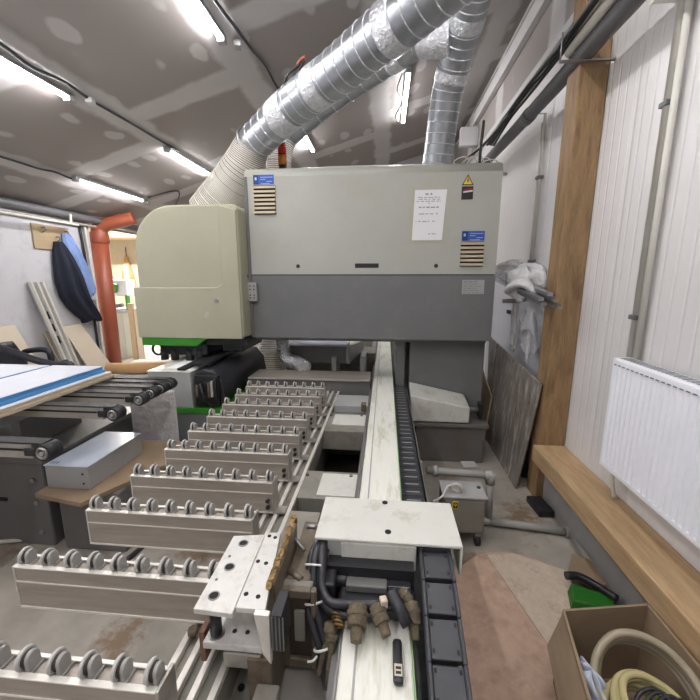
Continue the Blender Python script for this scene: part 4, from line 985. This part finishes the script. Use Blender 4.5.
# cardboard box with hose coils
t = thing('cardboard_box', 'open cardboard box holding coils of hose, bottom right', 'box', (.88, 1.05, 0))
def wallq(a, b, z0a=.0, z1=.36, out=0.0, m='cardboard', name='side'):
    a = Vector(a); b = Vector(b); d = (b - a).normalized(); nrm = Vector((d.y, -d.x)) * .005
    MB().hexa([(a.x - nrm.x, a.y - nrm.y, z0a), (b.x - nrm.x, b.y - nrm.y, z0a), (b.x + nrm.x, b.y + nrm.y, z0a), (a.x + nrm.x, a.y + nrm.y, z0a),
               (a.x - nrm.x, a.y - nrm.y, z1), (b.x - nrm.x, b.y - nrm.y, z1), (b.x + nrm.x, b.y + nrm.y, z1), (a.x + nrm.x, a.y + nrm.y, z1)]).build(name, M[m], t, bevel=.001)
c1, c2, c3, c4 = (.725, 1.315), (1.075, 1.375), (1.09, .75), (.60, .72)
wallq(c1, c2); wallq(c2, c3); wallq(c3, c4); wallq(c4, c1)
MB().prism([c1, c2, c3, c4], 'z', .002, .012).build('bottom', M['cardboard'], t)
MB().hexa([(.60, .72, .355), (.725, 1.315, .355), (.73, 1.315, .36), (.605, .72, .36), (.545, .78, .25), (.655, 1.27, .235), (.66, 1.27, .24), (.55, .78, .255)]).build('flap', M['cardboard'], t)
def coil(name, c, R, r, n, m, label, tilt, seed, pitch=.012, squash=1.0):
    rnd = random.Random(seed); pts = []
    Rm = Matrix.Rotation(tilt[0], 3, 'X') @ Matrix.Rotation(tilt[1], 3, 'Y')
    for k in range(n * 14 + 1):
        a = 2 * PI * k / 14; rr = R * (1 + .06 * math.sin(a * .37 + seed) + rnd.uniform(-.012, .012)) - .010 * (k // 14 % 3)
        pts.append(Vector(c) + Rm @ Vector((rr * math.cos(a), squash * rr * math.sin(a), pitch * k / 14 + .008 * math.sin(a * 1.3))))
    o = MB().tube(pts, r, n=10, sub=3).build(name, M[m]); return tag(o, label, 'hose')
coil('hose_coil', (.90, 1.09, .24), .155, .0135, 5, 'coilgrey', 'coil of clear grey hose standing at the back of the cardboard box', (.55, -.25), 3, .026, 1.15)
coil('hose_coil', (.84, .99, .27), .115, .011, 6, 'coilyellow', 'coil of yellowed clear hose on top in the cardboard box', (.25, .1), 8, .018, 1.0)
for i in range(4):
    r = random.Random(90 + i); x = .78 + .02 * i; y = .97 - .01 * i
    cable([(x, y, .33), (x + .03, y + .04, .37), (x + .08 + .02 * r.random(), y + .05, .385), (x + .10, y - .02 * i, .36)], .006, ['leftmost short black cable end inside the yellowed coil', 'second short black cable end inside the yellowed coil', 'third short black cable end inside the yellowed coil', 'rightmost short black cable end inside the yellowed coil'][i], 'cable_end', 'black', 'cable', 'black cable ends in the box')
crumple('blue_rag', 'dark blue rag tucked inside the hose coil', (.86, .96, .33), (.06, .05, .035), 'stickerdark', 21, .3, 'rag')
crumple('grey_bag', 'small bluish plastic bag at the left inside the cardboard box', (.72, 1.1, .26), (.05, .08, .07), 'bluegrey', 22, .25, 'bag')

# ================================================================ CARRIAGE IN THE FOREGROUND
c = thing('carriage', 'white topped carriage with motor and cables on the centre beam', 'machine part', (0, 1.0, .70))
B(-.205, .245, 1.0, 1.22, .852, .862).build('cover_plate', M['white'], c, bevel=.003)
B(.238, .245, 1.0, 1.22, .765, .853).build('cover_side', M['white'], c, bevel=.001)
B(-.205, -.198, 1.005, 1.22, .80, .853).build('cover_side', M['white'], c)
B(-.122, .108, 1.000, 1.012, .765, .850).build('cover_lip', M['white'], c, bevel=.003)
for x, y in ((.012, 1.20), (.022, 1.045)):
    MB().cyl((x, y, .861), (x, y, .864), .010, n=16).build('screw', M['dark'], c)
B(-.17, .1, 1.03, 1.2, .70, .85).build('carriage_block', M['caststeel'], c, bevel=.005)
B(-.165, -.12, 1.005, 1.03, .73, .85).build('side_bracket', M['lightgrey'], c)
# motor
m_ = B(-.10, .02, .93, 1.0, .70, .765).build('motor', M['motor'], c, bevel=.008)
B(-.10, .02, .926, .99, .745, .768).build('top_rib', M['darkgrey'], m_, bevel=.004)
for k in range(4):
    B(.025, .088, .925, 1.0, .705 + .016 * k, .713 + .016 * k).build('fin', M['motor'], m_)
B(.02, .09, .935, 1.0, .70, .765).build('motor_head', M['motor'], c, bevel=.004)
MB().cyl((-.14, .97, .745), (-.10, .97, .745), .026, n=18).build('motor_end', M['black'], c, bevel=.004)
B(-.16, .10, .96, 1.03, .706, .80).build('back_plate', M['black'], c)
B(-.12, .10, .88, .96, .703, .745).build('gear_block', M['black'], c, bevel=.01)
B(-.165, -.13, .90, 1.0, .60, .79).build('left_cheek', M['black'], c, bevel=.006)
def cb(pts, r, name='cable', m='blackcable', n=10): return MB().tube(pts, r, n=n).build(name, M[m], c)
cb([(-.165, 1.06, .83), (-.178, 1.0, .835), (-.172, .94, .815), (-.165, .90, .78), (-.14, .87, .765), (-.10, .865, .765), (-.05, .87, .765), (.0, .868, .772)], .0125)
cb([(-.17, 1.05, .82), (-.185, .98, .815), (-.178, .92, .78), (-.155, .88, .745), (-.11, .86, .738), (-.06, .858, .738), (-.02, .86, .74)], .0125)
cb([(-.18, 1.06, .83), (-.195, .98, .83), (-.196, .93, .795), (-.188, .89, .75), (-.165, .86, .70), (-.14, .83, .65), (-.13, .80, .58)], .0125)
cb([(-.19, 1.05, .83), (-.21, .98, .82), (-.212, .93, .78), (-.205, .885, .735), (-.182, .85, .69), (-.155, .825, .64), (-.14, .80, .56)], .011)
cb([(-.16, 1.05, .82), (-.178, .95, .80), (-.175, .90, .74), (-.155, .86, .69), (-.132, .84, .65), (-.13, .82, .58)], .009)
cb([(-.30, .80, .42), (-.26, .76, .42), (-.20, .74, .46), (-.16, .76, .52)], .008)
for x, y, z, d in ((-.195, .945, .81, (0, .6, .6)), (-.185, .885, .745, (-.2, .5, .8)), (-.15, .832, .655, (-.3, .5, .8))):
    MB().ring((x, y, z), d, .027, .0035, n=18, m=6).build('cable_tie', M['tie'], c)
MB().tube([(-.165, .81, .65), (-.175, .80, .645), (-.19, .80, .64)], .003).build('tie_tail', M['tie'], c)
# dusty plug connectors: stepped round bodies with a nut and a cable gland
def plug(p, d, r, L_, name='connector'):
    p = Vector(p); d = Vector(d).normalized()
    b = MB().cyl(p, p + d * L_ * .62, r, r * 1.02, n=18).build(name, M['dustbrown'], c, bevel=.003)
    MB().cyl(p + d * L_ * .18, p + d * L_ * .34, r * 1.14, n=10).build('nut', M['dustbrown'], b, bevel=.002)
    MB().cyl(p + d * L_ * .6, p + d * L_, r * .72, r * .55, n=14).build('gland', M['dustbrown'], b, bevel=.002)
plug((-.06, .865, .765), (.01, -.75, -.35), .026, .085)
plug((-.01, .87, .765), (.35, -.7, -.35), .021, .075)
plug((.085, .885, .77), (.1, -.7, -.5), .020, .085)
plug((.055, .90, .79), (.5, -.3, -.3), .015, .06)
plug((-.135, .85, .72), (.1, -.5, -.8), .017, .07)
cb([(.0, .868, .772), (.02, .875, .77), (.04, .885, .775)], .011)
MB().cyl((.03, .885, .80), (.075, .825, .755), .0165, n=18).build('sleeve', M['blackcable'], c)
MB().cyl((.0288, .8868, .8012), (.031, .884, .7992), .0125, n=14).build('sleeve_mouth', M['dark'], c)
B(.0, .020, .858, .880, .765, .79, rz=.3).build('connector_tip', M['beige'], c, bevel=.003)
for k in range(4):
    MB().ring((-.118 + .003 * k, .858 - .007 * k, .735 - .004 * k), (0.1, .8, .4), .015 - .002 * (k % 2), .0035, n=16, m=6).build('gland_ring', M['brass'], c)
MB().tube([(-.118, .83, .70), (-.13, .81, .65), (-.135, .79, .58)], .008).build('wire', M['dustbrown'], c)
MB().tube([(-.125, .84, .71), (-.15, .82, .65), (-.16, .80, .60)], .007).build('wire', M['dustbrown'], c)
# black slotted latch on the beam
lt = B(.035, .060, .71, .82, .703, .722).build('sensor_strip', M['black'], c, bevel=.008)
B(.038, .057, .722, .75, .7222, .724).build('sensor_label', M['beige'], lt)
for k in range(2): B(.041, .054, .726 + .011 * k, .732 + .011 * k, .7238, .725).build('label_mark', M['black'], lt)

# near energy chain
ec = thing('energy_chain', 'wide black energy chain coming out from under the white carriage plate', 'cable chain', (.17, .8, .62))
P = catmull([(0, 1.10, .835), (0, 1.03, .838), (0, .92, .815), (0, .80, .77), (0, .68, .715), (0, .56, .65), (0, .46, .57), (0, .40, .47)], 30)
Lc = 0; k = 0; step = .092; acc = 0; sel = []
for a, b in zip(P, P[1:]):
    if acc >= k * step: sel.append((a, (b - a).normalized())); k += 1
    acc += (b - a).length
for (a, d), (b, d2) in zip(sel, sel[1:]):
    L_ = (b - a).length; up = Vector((0, d.z, -d.y)) * (-1); up = Vector((0, -d.z, d.y)); 
    if up.z < 0: up = -up
    def q(x, s, h): 
        v = a + d * (s * L_) + up * h; return (x, v.y, v.z)
    def slab(x0, x1, s0, s1, h0, h1): return [q(x0, s0, h0), q(x1, s0, h0), q(x1, s1, h0), q(x0, s1, h0), q(x0, s0, h1), q(x1, s0, h1), q(x1, s1, h1), q(x0, s1, h1)]
    ln = MB().hexa(slab(.127, .201, .05, .95, -.028, .0)).build('link', M['chainblack'], ec, bevel=.002, seg=1)
    for xa in (.116, .201): MB().hexa(slab(xa, xa + .011, 0, 1.02, -.032, .003)).build('side_plate', M['chainblack'], ln, bevel=.003, seg=1)
    mb = MB()
    for xx in (.131, .190): mb.hexa(slab(xx, xx + .006, .12, .22, -.001, .0012)); mb.hexa(slab(xx, xx + .006, .72, .82, -.001, .0012))
    mb.build('holes', M['dark'], ln)
B(.10, .225, .15, .9, .575, .60).build('lower_run', M['chainblack'], ec)

# clamp plate assembly
k_ = thing('clamp_unit', 'aluminium clamp plate with large holes on a cast steel bracket', 'machine part', (-.35, .9, .60))
pl = MB().hexa([(-.452, .725, .845), (-.352, .72, .845), (-.362, 1.0, .845), (-.458, .985, .845), (-.452, .725, .86), (-.352, .72, .86), (-.362, 1.0, .86), (-.458, .985, .86)]).build('outer_plate', M['plate'], k_, bevel=.002)
pl2 = MB().hexa([(-.350, .735, .848), (-.275, .735, .848), (-.315, 1.012, .848), (-.360, 1.005, .848), (-.350, .735, .863), (-.275, .735, .863), (-.315, 1.012, .863), (-.360, 1.005, .863)]).build('inner_plate', M['plate'], k_, bevel=.002)
for (x, y) in ((-.415, .955), (-.418, .86), (-.418, .765)):
    MB().cyl((x, y, .8595), (x, y, .8612), .0125, n=18).build('bore', M['dark'], pl); MB().ring((x, y, .861), (0, 0, 1), .013, .002, n=18, m=6).build('bore_rim', M['steel'], pl)
for (x, y) in ((-.435, .90), (-.435, .815)): MB().cyl((x, y, .8595), (x, y, .8615), .004, n=10).build('hole', M['darkgrey'], pl)
for (x, y) in ((-.345, .99), (-.325, .985), (-.345, .885), (-.32, .88), (-.338, .775), (-.305, .77)):
    MB().cyl((x, y, .8625), (x, y, .8645), .006, n=12).build('hole', M['dark'], pl2)
cpoly = [(-.275, .735), (-.262, .735)]
MB().hexa([(-.282, .72, .75), (-.262, .72, .72), (-.262, .735, .72), (-.282, .735, .75), (-.30, .72, .863), (-.262, .72, .863), (-.262, .735, .863), (-.30, .735, .863)]).build('end_plate', M['aluedge'], k_, bevel=.002)
bl = B(-.260, -.232, .725, .80, .755, .86).build('bellows', M['black'], k_, bevel=.003)
for k in range(4): B(-.258 + .009 * k, -.255 + .009 * k, .7235, .7255, .76, .855).build('fold', M['darkgrey'], bl)
mb = MB(); rnd = random.Random(5); N_ = 22
def strip(u, v):
    y = .78 + .27 * u; rz_ = random.Random(int(u * 1000) * 7 + int(v * 10)).uniform(-.004, .004)
    return (-.290 - .002 * u + rz_ + .014 * v, y, .875 + .006 * math.sin(u * 40) + rz_)
MB().grid(strip, 24, 2, False).build('greasy_strip', M['brass'], k_, solid=.01)
B(-.296, -.272, .80, 1.05, .78, .872).build('strip_web', M['caststeel'], k_, bevel=.003)
MB().cyl((-.285, 1.06, .86), (-.285, 1.06, .885), .012, n=12).build('strip_end', M['brass'], k_)
MB().cyl((-.285, 1.03, .84), (-.235, .99, .82), .007, n=8).build('strut', M['steel'], k_); MB().cyl((-.245, 1.07, .845), (-.205, 1.07, .845), .008, n=8).build('strut', M['steel'], k_)
MB().cyl((-.27, .93, .80), (-.225, .90, .80), .010, n=8).build('strut', M['caststeel'], k_)
# cast frame with windows
B(-.27, -.20, .90, 1.16, .775, .80).build('frame_top', M['caststeel'], k_, bevel=.004)
B(-.29, -.19, .878, .90, .40, .80).build('frame_post', M['bedgrey'], k_, bevel=.003)
fr = MB().box(-.275, -.257, .86, .88, .54, .80).box(-.192, -.176, .86, .88, .54, .80).box(-.257, -.192, .86, .88, .775, .80).box(-.257, -.192, .86, .88, .54, .57)
fr.build('window_frame', M['caststeel'], k_, bevel=.003)
B(-.257, -.192, .872, .88, .57, .775).build('frame_recess', M['pit'], k_)
B(-.24, -.21, .862, .872, .63, .73).build('recess_plate', M['bedgrey'], k_, bevel=.002)
B(-.33, -.235, .95, 1.30, .60, .70).build('casting', M['caststeel'], k_, bevel=.008)
B(-.36, -.24, .95, 1.30, .70, .74).build('casting_top', M['bedgrey'], k_, bevel=.004)
# post and lower plates
MB().cyl((-.425, .775, .735), (-.425, .775, .845), .015, n=18).build('black_post', M['black'], k_)
MB().cyl((-.425, .775, .725), (-.425, .775, .737), .022, n=18).build('post_collar', M['steel'], k_)
lp = B(-.45, -.295, .748, .93, .715, .735).build('lower_plate', M['plate'], k_, bevel=.002)
for x in (-.38, -.345): MB().cyl((x, .785, .7345), (x, .785, .7365), .006, n=10).build('hole', M['dark'], lp)
B(-.40, -.30, .75, .92, .66, .705).build('lower_block', M['alu'], k_, bevel=.004)
B(-.335, -.27, .745, .90, .533, .70).build('stem', M['caststeel'], k_, bevel=.004)
B(-.31, -.25, .70, .745, .535, .63).build('stem_foot', M['bedgrey'], k_, bevel=.004)
B(-.318, -.256, .692, .70, .534, .56).build('foot_pad', M['black'], k_)
B(-.465, -.452, .76, .87, .66, .75).build('red_plate', M['rust'], k_)
# slabs under the clamp unit, part of the bed
q = B(-.42, -.125, .30, .99, .50, .53).build('service_plate', M['alu'], bed, bevel=.004)
B(-.335, -.328, .30, .99, .53, .533).build('plate_joint', M['darkgrey'], q)
for (x, y) in ((-.38, .60), (-.28, .55), (-.38, .8)): MB().cyl((x, y, .529), (x, y, .532), .010, n=14).build('hole', M['dark'], q)
bolt = MB().cyl((-.535, .845, .64), (-.535, .845, .66), .014, n=6).build('bolt', M['caststeel'], bed)
